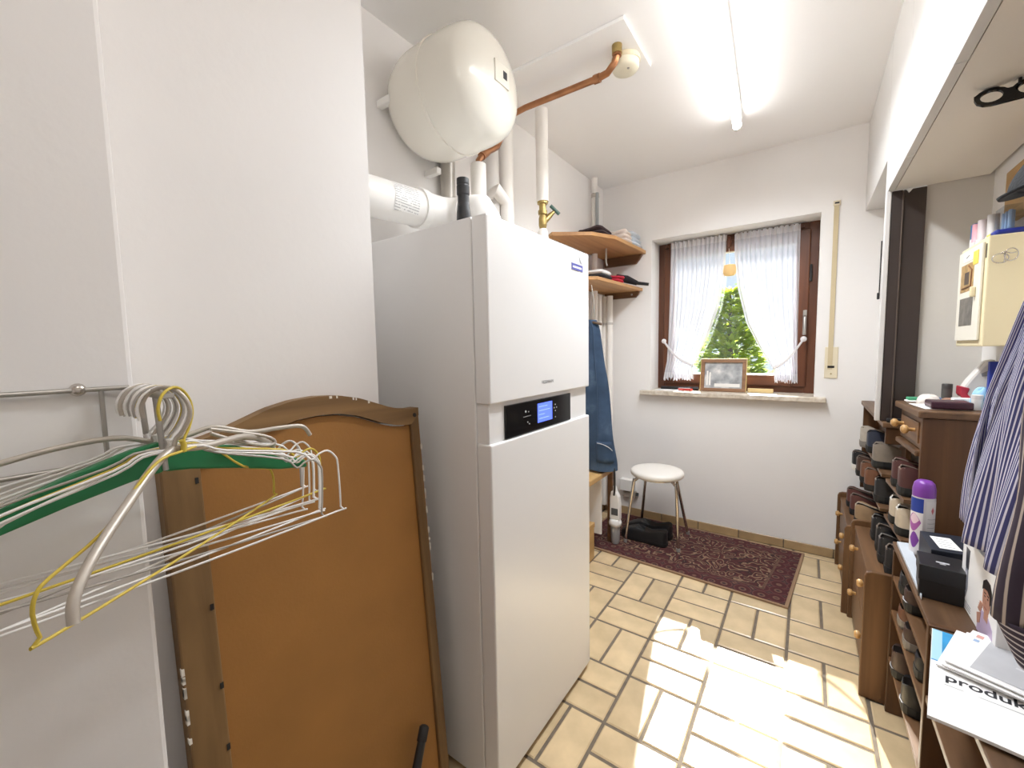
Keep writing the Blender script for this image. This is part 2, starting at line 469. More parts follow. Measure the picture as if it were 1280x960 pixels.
for q in range(2):
    fo = MB()
    for k in range(1500):
        t = random.random()**0.7
        zc = ztop - t*(ztop-zbot)
        R = 0.05 + 1.5*t**0.95
        a = random.uniform(0, 2*pi); rr = R*random.uniform(0.35, 1.0)
        bx, by, bz = tx+rr*cos(a), ty+rr*sin(a), zc - 0.10*rr + random.uniform(-.08, .08)
        for w in range(7):
            aa = a + random.uniform(-0.9, 0.9); L = random.uniform(0.16, 0.36)*(0.5+0.7*t); up = random.uniform(-0.35, 0.75)
            d = Vector((cos(aa), sin(aa), up)).normalized()*L; s = Vector((-sin(aa), cos(aa), random.uniform(-.4, .4))).normalized()*L*0.16
            p = Vector((bx, by, bz))
            fo.add([p - s*0.4, p + d*0.5 - s, p + d, p + d*0.5 + s], [(0, 1, 2, 3)])
    f = fo.build('foliage', LEAF[q], tree); f['kind'] = 'stuff'

# ================================================================== CEILING THINGS
tl = thing('tube_lamp', 'long white fluorescent tube lamp on the ceiling', 'ceiling lamp', (-0.305, 1.75, CH))
lx = lambda y: -0.268 - (y-1.55)*0.060
MB().prism([(lx(0.95)-0.021, 0.95), (lx(0.95)+0.021, 0.95), (lx(2.44)+0.021, 2.44), (lx(2.44)-0.021, 2.44)], 2, CH-0.028, CH-0.0005).build('housing', WHITE_P, tl, bevel=0.004)
MB().tube([(lx(0.98), 0.98, CH-0.054), (lx(2.43), 2.43, CH-0.054)], 0.019, 12).build('tube', emit('lamp_glow', (1.0, 0.985, 0.96), TUBE_STRENGTH), tl, smooth=True)
tal = bpy.data.lights.new('tube_light', 'AREA'); tal.shape = 'RECTANGLE'; tal.size = 0.06; tal.size_y = 1.42; tal.energy = 12.0; tal.spread = radians(150); tal.color = (0.90, 0.95, 1.0)
tao = bpy.data.objects.new('tube_light', tal); COL.objects.link(tao); tao.location = (lx(1.70), 1.70, CH-0.076); tao.rotation_euler = (0, 0, math.atan(0.060))
for yy in (0.975, 2.45):
    MB().tube([(lx(yy), yy-0.012, CH-0.054), (lx(yy), yy+0.012, CH-0.054)], 0.021, 12).build('end_cap', WHITE_P, tl, smooth=True)
    box(lx(yy)-0.012, lx(yy)+0.012, yy-0.008, yy+0.008, CH-0.054, CH-0.02).build('socket', WHITE_P, tl)

pn = thing('ceiling_panel', 'white rectangular board fixed flat to the ceiling above the copper pipe', 'panel', (-0.85, 1.64, CH))
box(-1.14, -0.555, 1.493, 1.80, CH-0.014, CH-0.0005).build('board', CEIL, pn, bevel=0.002)
sd = thing('smoke_detector', 'round cream smoke detector under the ceiling board beside the copper elbow', 'detector', (-0.622, 1.69, CH-0.015))
MB().lathe([(0.055, 0.0), (0.057, -0.012), (0.056, -0.018)], (-0.622, 1.69, CH-0.0145), 2, 28).build('base', IVORY, sd, smooth=False)
MB().lathe([(0.053, -0.018), (0.052, -0.036), (0.046, -0.046), (0.02, -0.049)], (-0.622, 1.69, CH-0.0145), 2, 28).build('cover', mat('detector_plastic', (0.80, 0.75, 0.60), 0.45), sd, smooth=True)
MB().lathe([(0.005, -0.0485), (0.004, -0.051)], (-0.605, 1.675, CH-0.0145), 2, 10).build('button', mat('clear_button', (0.35, 0.33, 0.28), 0.3), sd)

# ================================================================== EXPANSION TANK
TX0, TX1, TY, TZ, TR = -1.238, -0.832, 1.142, 2.112, 0.181
tk = thing('expansion_tank', 'large cream metal expansion tank fixed to the wall above the boiler', 'tank', (TX0, TY, TZ-TR))
L = TX1-TX0
pb = []
for i in range(10):
    a = i/9*pi/2; pb.append((TR*(0.58+0.42*sin(a)), 0.34*L*(1-cos(a))))
pb.append((TR, 0.508*L))
MB().lathe(pb, (TX0, TY, TZ), 0, 56).build('back_shell', CREAM, tk, smooth=True)
MB().lathe([(TR-0.001, 0.500*L), (TR+0.0045, 0.505*L), (TR+0.0045, 0.517*L), (TR-0.001, 0.522*L)], (TX0, TY, TZ), 0, 56).build('seam_ring', CREAM, tk, smooth=False)
pf = [(TR*k, L*x) for x, k in ((0.512, 1), (0.62, 1), (0.72, 0.99), (0.79, 0.968), (0.835, 0.94), (0.87, 0.90), (0.905, 0.82), (0.94, 0.68), (0.968, 0.48), (0.988, 0.26), (1.0, 0.02))]
MB().lathe(pf, (TX0, TY, TZ), 0, 56).build('front_shell', CREAM, tk, smooth=True)
box(TX1-0.006, TX1+0.0015, TY+0.012, TY+0.032, TZ-0.002, TZ+0.022).build('label', INK, tk, bevel=0.001)
box(TX1-0.012, TX1+0.0002, TY-0.030, TY+0.045, TZ-0.025, TZ+0.04).build('rating_plate', mat('plate', (0.78, 0.75, 0.67), 0.35), tk)
for (by, bz) in ((TY-0.155, TZ-0.02), (TY+0.06, TZ-0.185), (TY+0.1, TZ+0.15)):
    box(LX, LX+0.07, by-0.012, by+0.012, bz-0.012, bz+0.012).build('bracket', WHITE_P, tk, bevel=0.003)

# ================================================================== PIPES
cp = thing('copper_pipe', 'copper pipe running from the ceiling elbow back behind the cream tank', 'pipe', (-0.63, 1.6, CH))
MB().tube([(-0.622, 1.60, CH-0.013), (-0.622, 1.60, 2.335), (-0.632, 1.60, 2.31), (-0.66, 1.60, 2.285), (-0.70, 1.60, 2.28)], 0.013, 12).build('elbow', COPPER, cp, smooth=True)
for p0, p1 in (((-0.622, 1.6, 2.33), (-0.622, 1.6, 2.35)), ((-0.69, 1.6, 2.28), (-0.715, 1.6, 2.28))):
    MB().tube([p0, p1], 0.0165, 12).build('sleeve', COPPER, cp, smooth=True)
MB().tube([(-0.622, 1.6, CH-0.014), (-0.622, 1.6, CH-0.045)], 0.019, 12).build('union', BRASS, cp, smooth=True)
MB().tube([(-0.70, 1.60, 2.28), (-1.04, 1.60, 2.285), (-1.085, 1.585, 2.27), (-1.10, 1.54, 2.20), (-1.10, 1.47, 2.09), (-1.10, 1.38, 2.03), (-1.10, 1.345, 1.99), (-1.10, 1.342, 1.96)], 0.0125, 12).build('run', COPPER, cp, smooth=True)
MB().tube([(-1.10, 1.40, 2.045), (-1.10, 1.365, 2.015)], 0.017, 12).build('coupling', COPPER, cp, smooth=True)

def vpipe(name, label, x, y, z0, z1, r, m, cat='pipe', group=None):
    t = thing(name, label, cat, (x, y, z0), group)
    MB().tube([(x, y, z0), (x, y, z1)], r, 18).build('barrel', m, t, smooth=True)
    return t
# white lagged riser under the copper coupling, with tape at its foot
t = vpipe('lagged_pipe', 'short white lagged pipe below the copper coupling, behind the black bottle', -1.10, 1.342, 1.60, 1.975, 0.031, LAGG)
MB().tube([(-1.10, 1.342, 1.57), (-1.08, 1.35, 1.66)], 0.030, 14).build('wrap', mat('tape', (0.86, 0.84, 0.82), 0.35), t, smooth=True)
t = vpipe('waste_pipe', 'grey white soil pipe with side branch behind the lagged pipe', -1.20, 1.545, 0.02, CH-0.001, 0.043, mat('soil_pipe', (0.60, 0.575, 0.55), 0.5))
MB().tube([(-1.20, 1.545, 1.93), (-1.13, 1.50, 1.93), (-1.02, 1.40, 1.93)][:2] + [(-1.15, 1.60, 1.90), (-1.15, 1.60, 1.60)], 0.030, 14).build('branch', LAGG, t, smooth=True)
t = vpipe('tall_lagged_pipe', 'tall white lagged pipe rising to the ceiling right of the grey soil pipe', -1.19, 1.655, 0.02, CH-0.001, 0.037, LAGG)
t = vpipe('orange_pipe', 'thin orange pipe stub just above the boiler edge', -1.14, 1.592, 1.45, 1.89, 0.011, mat('orange_pipe', (0.62, 0.26, 0.05), 0.4))
t = vpipe('flue_riser', 'dull grey riser pipe under the tank left of the bottle', -1.215, 1.285, 1.62, 2.14, 0.03, mat('dull_alloy', (0.50, 0.47, 0.43), 0.38, 0.5))
MB().tube([(-1.195, 1.272, 1.64), (-1.195, 1.272, 2.14)], 0.006, 8).build('conduit', WHITE_P, t, smooth=True)

vp = thing('valve_pipe', 'white lagged pipe from the ceiling ending in a brass stop valve', 'pipe', (-1.07, 1.79, 1.56))
VX, VY = -1.07, 1.79
MB().tube([(VX, VY, 1.945), (VX, VY, CH-0.001)], 0.030, 18).build('lagging', LAGG, vp, smooth=True)
MB().lathe([(0.026, 0), (0.026, 0.012), (0.017, 0.014), (0.017, -0.03), (0.022, -0.032), (0.022, -0.05), (0.015, -0.052), (0.020, -0.07), (0.020, -0.10), (0.015, -0.12), (0.018, -0.122), (0.018, -0.14), (0.012, -0.142)][::-1], (VX, VY, 1.935), 2, 16).build('valve_body', BRASS, vp, smooth=False)
vb = MB().tube([(VX, VY, 1.845), (VX+0.02, VY+0.035, 1.885), (VX+0.03, VY+0.055, 1.905)], [0.016, 0.013, 0.008], 12).build('bonnet', BRASS, vp, smooth=True)
MB().tube([(VX+0.018, VY+0.045, 1.935), (VX+0.05, VY+0.075, 1.895)], 0.0085, 10).build('handle', mat('green_grey_plastic', (0.05, 0.11, 0.09), 0.4), vb, smooth=True)
MB().lathe([(0.026, 0), (0.026, 0.24), (0.014, 0.26)], (VX, VY, 1.56), 2, 16).build('lower_lagging', LAGG, vp, smooth=True)

t = vpipe('corner_pipe', 'white pipe with grey conduit high in the corner above the wooden shelf', -1.215, 2.72, 0.06, CH-0.001, 0.020, LAGG)
MB().tube([(-1.185, 2.695, 1.9), (-1.185, 2.695, CH-0.11)], 0.011, 12).build('conduit', GREYP, t, smooth=True)
MB().lathe([(0.028, 0), (0.028, 0.02)], (-1.205, 2.71, CH-0.13), 2, 16).build('clamp', CHROME, t)
for k, (xx, yy) in enumerate(((-1.215, 2.79), (-1.165, 2.87), (-1.215, 2.885))):
    o = vpipe('riser_pipe', ['white riser pipe in the corner behind the hanging jeans, nearest the boiler', 'white riser pipe in the corner standing nearest the window', 'white riser pipe deepest in the corner behind the other risers'][k],
              xx, yy, 0.06, 1.605, 0.021, LAGG, group='riser pipes in the corner')
    MB().lathe([(0.0245, 0), (0.0245, 0.016)], (xx, yy, 1.40), 2, 16).build('collar', mat('grey_collar', (0.55, 0.52, 0.49), 0.4), o)

# white flue pipe with printed label
fp = thing('flue_pipe', 'thick white flue pipe with a printed label, leaving the boiler towards the left', 'pipe', (-1.12, 1.0, 1.65))
FR = 0.061
MB().tube([(-1.12, 0.70, 1.705), (-1.12, 1.035, 1.728)], FR, 32).build('straight_run', WHITE_P, fp, smooth=True)
MB().tube([(-1.12, 1.02, 1.727), (-1.12, 1.05, 1.729)], FR+0.0065, 32).build('collar', WHITE_P, fp, smooth=True)
MB().tube([(-1.12, 1.05, 1.729), (-1.118, 1.09, 1.730), (-1.105, 1.13, 1.728), (-1.08, 1.16, 1.726), (-1.04, 1.17, 1.724), (-1.0, 1.17, 1.722)], FR, 32).build('bend', WHITE_P, fp, smooth=True)
MB().tube([(-1.03, 1.17, 1.7235), (-1.012, 1.17, 1.7225)], FR+0.003, 32).build('collar', WHITE_P, fp, smooth=True)
MB().tube([(-1.0, 1.17, 1.722), (-0.955, 1.17, 1.715), (-0.94, 1.17, 1.69), (-0.94, 1.17, 1.567)], FR, 32).build('boiler_spigot', WHITE_P, fp, smooth=True)
def stripe_label(n, l, t):
    mp = n.new('ShaderNodeMapping'); mp.inputs['Scale'].default_value = (6, 45, 1); l.new(t.outputs['UV'], mp.inputs['Vector'])
    sp = n.new('ShaderNodeSeparateXYZ'); l.new(t.outputs['Generated'], sp.inputs[0])
    w = n.new('ShaderNodeMath'); w.operation = 'MULTIPLY'; w.inputs[1].default_value = 12; l.new(sp.outputs['Z'], w.inputs[0])
    fr = n.new('ShaderNodeMath'); fr.operation = 'FRACT'; l.new(w.outputs[0], fr.inputs[0])
    lt = n.new('ShaderNodeMath'); lt.operation = 'LESS_THAN'; lt.inputs[1].default_value = 0.40; l.new(fr.outputs[0], lt.inputs[0])
    nz = n.new('ShaderNodeTexNoise'); nz.inputs['Scale'].default_value = 90; l.new(t.outputs['Object'], nz.inputs['Vector'])
    gt = n.new('ShaderNodeMath'); gt.operation = 'GREATER_THAN'; gt.inputs[1].default_value = 0.42; l.new(nz.outputs['Fac'], gt.inputs[0])
    mu = n.new('ShaderNodeMath'); mu.operation = 'MULTIPLY'; l.new(lt.outputs[0], mu.inputs[0]); l.new(gt.outputs[0], mu.inputs[1])
    return mu.outputs[0]
PRINT = ramp_mat('printed_label', [(0.0, (0.80, 0.79, 0.77)), (1.0, (0.42, 0.41, 0.41))], stripe_label, 0.5)
def lab(u, v):
    a = radians(-40 + 85*v)
    y = 0.885 + 0.10*u
    zc = 1.705 + (y-0.70)*0.0687
    return (-1.12 + (FR+0.0012)*cos(a), y, zc + (FR+0.0012)*sin(a))
MB().grid(lab, 6, 14).build('printed_label', PRINT, fp, smooth=True)

# ================================================================== BOILER
BX, BY0, BY1 = -0.65, 0.818, 1.404
bo = thing('boiler', 'tall white floor standing gas boiler with a black control panel', 'boiler', (-0.95, 1.11, 0))
box(-1.235, -0.70, BY0, BY1, 0.022, 1.567).build('casing', WHITE, bo, bevel=0.003)
box(-0.698, BX, BY0, BY1, 1.093, 1.567).build('upper_front_panel', WHITE, bo, bevel=0.004)
box(-0.698, BX, BY0, BY1, 0.022, 0.988).build('lower_front_panel', WHITE, bo, bevel=0.004)
box(-0.70, BX-0.010, BY0+0.006, BY1-0.008, 0.988, 1.093).build('recess_strip', WHITE, bo, bevel=0.002)
cpn = box(BX-0.012, BX-0.004, 0.889, 1.264, 0.990, 1.082).build('control_panel', GLOSSB, bo, bevel=0.002)
ds = box(BX-0.006, BX-0.0035, 1.050, 1.137, 1.011, 1.069).build('display', emit('lcd_blue', (0.075, 0.13, 0.80), 0.75), cpn)
for k in range(4):
    box(BX-0.004, BX-0.0032, 1.057, 1.057+(0.05, 0.066, 0.034, 0.06)[k], 1.058-0.012*k, 1.0595-0.012*k).build('display_line', emit('lcd_pale', (0.25, 0.35, 0.95), 0.8), cpn)
for (yy, zz, r) in ((0.985, 1.054, 0.0035), (1.0, 1.052, 0.0018), (0.995, 1.022, 0.0022), (1.004, 1.016, 0.002), (1.157, 1.055, 0.002), (1.157, 1.035, 0.002), (1.150, 1.045, 0.002), (1.165, 1.045, 0.002), (1.157, 1.015, 0.002)):
    MB().lathe([(r, 0), (r, 0.001)], (BX-0.004, yy, zz), 0, 10).build('button', mat('button_grey', (0.55, 0.55, 0.55), 0.4), cpn)
box(BX-0.005, BX-0.0035, 0.972, 1.012, 1.0385, 1.0405).build('slot', mat('slot_grey', (0.25, 0.25, 0.25), 0.4), cpn)
box(-1.20, -0.72, BY0+0.02, BY1-0.02, 0.0005, 0.022).build('plinth', DARK, bo)
ROT_X = Matrix(((0, 0, 1, 0), (1, 0, 0, 0), (0, 1, 0, 0), (0, 0, 0, 1)))   # text reading along +Y, up +Z, facing +X
text_mesh('lettering', 'VIESSMANN', 0.0135, GREYINK, bo, Matrix.Translation((BX+0.0003, 1.069, 1.128)) @ ROT_X)
stk = MB().prism([(1.268, 1.497), (1.352, 1.497), (1.352, 1.522), (1.318, 1.552), (1.300, 1.552), (1.268, 1.522)], 0, BX+0.0002, BX+0.0012).build('sticker', mat('silver_foil', (0.70, 0.69, 0.70), 0.35), bo)
box(BX+0.0012, BX+0.0016, 1.268, 1.352, 1.497, 1.518).build('sticker_band', mat('violet_print', (0.10, 0.11, 0.38), 0.4), stk)
MB().prism([(1.330, 1.525), (1.348, 1.522), (1.322, 1.549)], 0, BX+0.0012, BX+0.0016).build('sticker_mark', GREYINK, stk)
box(BX+0.0012, BX+0.0017, 1.277, 1.343, 1.504, 1.510).build('sticker_print', PAPER, stk)

bt = thing('wine_bottle', 'small dark bottle with long black capsule standing on the boiler top', 'bottle', (-0.90, 1.02, 1.5675))
MB().lathe([(0.028, 0), (0.032, 0.005), (0.032, 0.035), (0.028, 0.055), (0.023, 0.075)], (-0.90, 1.02, 1.5675), 2, 24).build('glass_body', mat('bottle_glass', (0.006, 0.008, 0.006), 0.1), bt, smooth=True)
MB().lathe([(0.0232, 0.07), (0.0215, 0.10), (0.0185, 0.128), (0.0178, 0.150), (0.0200, 0.154), (0.0203, 0.178), (0.0192, 0.182), (0.0199, 0.186), (0.0192, 0.202), (0.012, 0.204)], (-0.90, 1.02, 1.5675), 2, 24).build('capsule', BLACK, bt, smooth=False)

# ================================================================== ARCHED MIRROR (its back) IN THE NICHE
mi = thing('arched_mirror', 'arched wooden mirror leaning with its brown hardboard back to the room', 'mirror', (-0.77, 0.476, 0))
def lean(mb):
    mb.v = [(x - 0.762 - 0.074*z, y, z) for x, y, z in mb.v]; return mb
MC = 0.4765
def arch(d):      # outer height at distance d from the middle
    return lerp([(0, 1.140), (0.05, 1.137), (0.10, 1.126), (0.14, 1.111), (0.18, 1.096), (0.215, 1.087), (0.245, 1.083), (0.28, 1.083)], abs(d))
ML, MRt = 0.203, 0.750
ys = [ML + (MRt-ML)*i/40 for i in range(41)]
ins = [0.245 + (0.722-0.245)*i/40 for i in range(41)]
inner = lambda y: arch((y-MC)*1.08) - 0.040
lean(MB().prism([(0.25, 0.06), (0.72, 0.06)] + [(y, inner(y)-0.004) for y in reversed(ins)], 0, -0.016, -0.009)).build('hardboard_back', HARD, mi)
lean(MB().prism([(ML, 0.0), (0.258, 0.0), (0.258, arch(0.258-MC)-0.043), (ML, arch(ML-MC)-0.001)], 0, -0.030, 0.0)).build('left_stile', FRAMEW, mi, bevel=0.003)
lean(MB().prism([(0.722, 0.0), (MRt, 0.0), (MRt, arch(MRt-MC)-0.001), (0.722, arch(0.722-MC)-0.043)], 0, -0.030, 0.0)).build('right_stile', FRAMEW, mi, bevel=0.003)
lean(MB().prism([(y, inner(y)) for y in ins] + [(MRt-0.001, arch(MRt-MC)-0.02)] + [(y, arch(y-MC)) for y in reversed(ys)], 0, -0.030, 0.001)).build('arch_rail', FRAMEWH, mi)
lean(box(-0.030, 0.0, 0.258, 0.722, 0.0, 0.07)).build('bottom_rail', FRAMEWH, mi)
for yy, zz in ((0.25, 1.02), (0.252, 0.93), (0.252, 0.80), (0.254, 0.66), (0.254, 0.55)):
    lean(box(-0.001, 0.0015, yy-0.002, yy+0.003, zz-0.005, zz+0.005)).build('staple', DARK, mi)
lean(MB().lathe([(0.006, 0), (0.005, 0.003)], (0.0, 0.735, 1.065), 0, 10)).build('screw', DARK, mi)
rr = random.Random(3)
for k in range(26):
    if k < 5: yy = (0.505, 0.52, 0.56, 0.567, 0.60)[k]; zz = arch(yy-MC)-0.003; w, h = (.003, .0016, .002, .0015, .0025)[k], .0028
    elif k < 18: yy = MRt-0.001; zz = rr.uniform(0.62, 0.98); w, h = .002, rr.uniform(.003, .011)
    else: yy = ML+0.001; zz = rr.uniform(0.58, 0.72); w, h = .002, rr.uniform(.003, .009)
    lean(box(-0.006, 0.0016, yy-w, yy+w, zz-h, zz+h)).build('paint_chip', CHIP, mi)

rod = thing('black_rod', 'black tubular handle leaning against the hardboard mirror back', 'handle', (-0.71, 0.5, 0))
MB().tube([(-0.700, 0.475, 0.0), (-0.745, 0.60, 0.17), (-0.763, 0.652, 0.255)], [0.012, 0.012, 0.0105], 14).build('shaft', BLACK, rod, smooth=True)
MB().tube([(-0.7625, 0.6505, 0.2525), (-0.7675, 0.665, 0.276), (-0.768, 0.667, 0.279)], [0.0125, 0.0125, 0.008], 14).build('end_cap', mat('black_rubber', (0.015, 0.013, 0.012), 0.7), rod, smooth=True)

# ================================================================== WALL RACK AND COAT HANGERS
AX = -0.768
wr = thing('wall_hanger_rack', 'thin steel wall rack with a short arm carrying the bunch of coat hangers', 'rack', (AX, 0.05, 1.09))
MB().tube([(AX+0.004, -0.55, 1.189), (AX+0.004, 0.160, 1.189)], 0.0032, 8).build('top_rail', STEEL, wr, smooth=True)
MB().tube([(AX+0.004, -0.55, 1.090), (AX+0.004, 0.132, 1.090)], 0.0032, 8).build('lower_rail', STEEL, wr, smooth=True)
for yy in (0.132, -0.35):
    MB().tube([(AX+0.004, yy, 1.189), (AX+0.004, yy, 1.088)], 0.0028, 8).build('upright', STEEL, wr, smooth=True)
for yy in (0.111, -0.3):
    MB().lathe([(0.0085, 0), (0.0075, 0.006), (0.003, 0.009)], (AX, yy, 1.1895), 0, 14).build('screw', CHROME, wr, smooth=True)
box(AX, -0.625, 0.158, 0.172, 1.180, 1.186).build('arm', STEEL, wr, bevel=0.001)
for xx in (-0.735, -0.672):
    MB().tube([(xx, 0.165, 1.182), (xx+0.004, 0.168, 1.085)], 0.0035, 8).build('prong', STEEL, wr, smooth=True)

def place(pts, c, yaw, tilt=0.0):
    """local (u across, n out of plane, w up) -> world; yaw 0 puts u along +Y"""
    out = []
    for p in pts:
        u, n, w = (p[0], 0, p[1]) if len(p) == 2 else p
        u, w = u*cos(tilt) - w*sin(tilt), u*sin(tilt) + w*cos(tilt)
        out.append((c[0] - n*cos(yaw) - u*sin(yaw), c[1] - n*sin(yaw) + u*cos(yaw), c[2] + w))
    return out
HOOK = [(-0.027, -0.034), (-0.028, -0.020), (-0.020, -0.004), (-0.004, 0.003), (0.010, -0.003), (0.019, -0.018), (0.020, -0.034), (0.012, -0.052), (0.003, -0.064), (0.0, -0.080)]
def wire_hanger(c, yaw, tilt, W, drop, m, label, group, notch=True, r=0.0016, slope=0.055):
    t = thing('wire_hanger', label, 'hanger', c, group)
    MB().tube(smooth_path(place(HOOK, c, yaw, tilt), 3), r, 6).build('hook', m, t, smooth=True)
    z0 = -0.078; ze = z0 - slope
    def side(s):
        p = [(s*0.006, z0), (s*0.030, z0-0.001), (s*0.055, z0-0.014)]
        if notch: p += [(s*W*0.70, ze+0.016), (s*W*0.80, ze-0.002), (s*W*0.86, ze+0.004), (s*W*0.93, ze+0.006), (s*W*0.985, ze-0.006)]
        else: p += [(s*W*0.6, ze+0.022), (s*W*0.9, ze+0.002), (s*W*0.97, ze-0.006)]
        return p + [(s*W, ze-0.022), (s*W*0.985, -drop+0.006), (s*W*0.95, -drop)]
    path = side(1) + [(0.0, -drop-0.003)] + list(reversed(side(-1)))
    MB().tube(smooth_path(place(path, c, yaw, tilt), 3), r, 6, close=True).build('frame', m, t, smooth=True)
    MB().tube(place([(0.0, -0.064), (0.002, -0.071), (0.0, -0.079)], c, yaw, tilt), r*1.9, 6).build('twist', m, t, smooth=True)
    return t
rr = random.Random(11)
hx = [-0.752, -0.741, -0.731, -0.722, -0.712, -0.703, -0.694, -0.686, -0.668, -0.659, -0.648]
for k, xx in enumerate(hx):
    wire_hanger((xx, 0.172 + rr.uniform(-.004, .006), 1.190), radians(rr.uniform(-10, 9)), radians(rr.uniform(-3.5, 4.0)), rr.uniform(0.198, 0.212),
                rr.uniform(0.205, 0.232), WIREG if k in (3, 8) else WIREW, 'thin pale wire coat hanger in the bunch on the wall rack arm', 'pale wire coat hangers on the wall rack')
wire_hanger((-0.677, 0.172, 1.190), radians(4), radians(1.5), 0.212, 0.205, WIREY, 'yellow wire coat hanger in the middle of the bunch, its tip at the far right', 'yellow wire coat hangers', r=0.0018)
wire_hanger((-0.633, 0.176, 1.190), radians(33), radians(2), 0.172, 0.205, WIREY, 'yellow wire coat hanger swung out in front with a round loop at lower left', 'yellow wire coat hangers', notch=False, r=0.0018, slope=0.075)

# green plastic hanger
gh = thing('green_hanger', 'broad green plastic coat hanger inside the bunch of wire hangers', 'hanger', (-0.698, 0.172, 1.190))
gc = (-0.698, 0.172, 1.190)
MB().tube(smooth_path(place(HOOK, gc, 0.05), 3), 0.002, 6).build('hook', STEEL, gh, smooth=True)
def garm(s):
    top = [(0, -0.072), (0.03, -0.077), (0.09, -0.096), (0.15, -0.121), (0.195, -0.142)]
    bot = [(0.197, -0.155), (0.15, -0.147), (0.09, -0.130), (0.03, -0.116), (0, -0.112)]
    return [(s*a, b) for a, b in top + bot]
for s in (1, -1):
    P = garm(s); n = len(P); mb = MB()
    vs = place([(a, -0.008, b) for a, b in P] + [(a, 0.008, b) for a, b in P], gc, 0.05)
    mb.add(vs, [tuple(range(n)), tuple(range(2*n-1, n-1, -1))] + [(i, n+i, n+(i+1) % n, (i+1) % n) for i in range(n)])
    mb.build('arm', GREENP, gh, bevel=0.003)

# heavy grey alloy hangers
def alloy_hanger(c, yl, left, right, rad, label, clip=False):
    t = thing('alloy_hanger', label, 'hanger', c)
    MB().tube(smooth_path(place(HOOK, c, yl), 3), 0.0026, 8).build('hook', ALU, t, smooth=True)
    MB().tube(smooth_path([(c[0], c[1], c[2]-0.074)] + left, 4), rad, 10).build('arm', ALU, t, smooth=True)
    MB().tube(smooth_path([(c[0], c[1], c[2]-0.074)] + right, 4), rad, 10).build('arm', ALU, t, smooth=True)
    if clip:
        e = right[-3]
        MB().tube(smooth_path([(e[0]+.012, e[1]-0.10, e[2]+0.016), (e[0]+.012, e[1]-0.03, e[2]-0.006), (e[0]+.012, e[1]-0.012, e[2]-0.020), (e[0]+.014, e[1]-0.03, e[2]-0.022), (e[0]+.014, e[1]-0.07, e[2]-0.006), (e[0]+.013, e[1]-0.10, e[2]+0.010)], 3), 0.0026, 8).build('clip', ALU, t, smooth=True)
    return t
alloy_hanger((-0.716, 0.168, 1.190), 0.0, [(-0.716, 0.13, 1.128), (-0.715, 0.06, 1.122), (-0.712, -0.03, 1.098), (-0.712, -0.05, 1.085)],
    [(-0.714, 0.205, 1.118), (-0.714, 0.24, 1.125), (-0.712, 0.285, 1.110), (-0.711, 0.33, 1.109), (-0.710, 0.368, 1.106), (-0.710, 0.382, 1.088)], 0.0036,
    'grey alloy coat hanger with a down-turned tip standing above the wire hangers', clip=True)
alloy_hanger((-0.640, 0.170, 1.190), -0.6, [(-0.625, 0.150, 1.105), (-0.590, 0.115, 1.075), (-0.545, 0.079, 1.045), (-0.520, 0.060, 1.020), (-0.512, 0.057, 1.000)],
    [(-0.655, 0.21, 1.110), (-0.69, 0.27, 1.108), (-0.715, 0.31, 1.090), (-0.722, 0.325, 1.078)], 0.0048,
    'thick grey alloy coat hanger swung forward, its left arm hanging steeply down')

# ================================================================== CORNER SHELVES AND WHAT LIES ON THEM
us = thing('upper_corner_shelf', 'upper wooden corner shelf with clipped corners', 'shelf', (-1.1, 2.5, 1.86))
UZ = 1.880
MB().prism([(LX+0.0005, 2.16), (LX+0.035, 2.13), (-1.03, 2.27), (-0.955, 2.44), (-0.935, 2.86), (-0.935, BY-0.001), (LX+0.0005, BY-0.001)], 2, UZ, UZ+0.022).build('board', SHELFW, us, bevel=0.002)
MB().prism([(LX+0.02, UZ), (-0.955, UZ), (-0.975, UZ-0.035), (-1.0, UZ-0.062), (LX+0.02, UZ-0.062)], 1, BY-0.026, BY-0.001).build('bracket', SHELFD, us, bevel=0.002)
ls = thing('lower_corner_shelf', 'lower wooden corner shelf above the hanging jeans', 'shelf', (-1.1, 2.5, 1.60))
LZ = 1.628
MB().prism([(LX+0.0005, 2.20), (-1.10, 2.20), (-1.00, 2.28), (-0.975, 2.66), (-0.955, BY-0.001), (LX+0.0005, BY-0.001)], 2, LZ, LZ+0.020).build('board', SHELFW, ls, bevel=0.002)
MB().prism([(LX+0.02, LZ), (-0.975, LZ), (-0.985, LZ-0.025), (-1.0, LZ-0.042), (LX+0.02, LZ-0.042)], 1, BY-0.024, BY-0.001).build('bracket', SHELFD, ls, bevel=0.002)
MB().lathe([(0.007, 0), (0.007, -0.003)], (-1.025, BY-0.024, LZ-0.021), 1, 10).build('screw', STEEL, ls)
MB().tube([(-1.09, 2.62, UZ), (-1.09, 2.62, UZ-0.09), (-1.085, 2.625, UZ-0.11)], 0.006, 8).build('hook', STEEL, us, smooth=True)

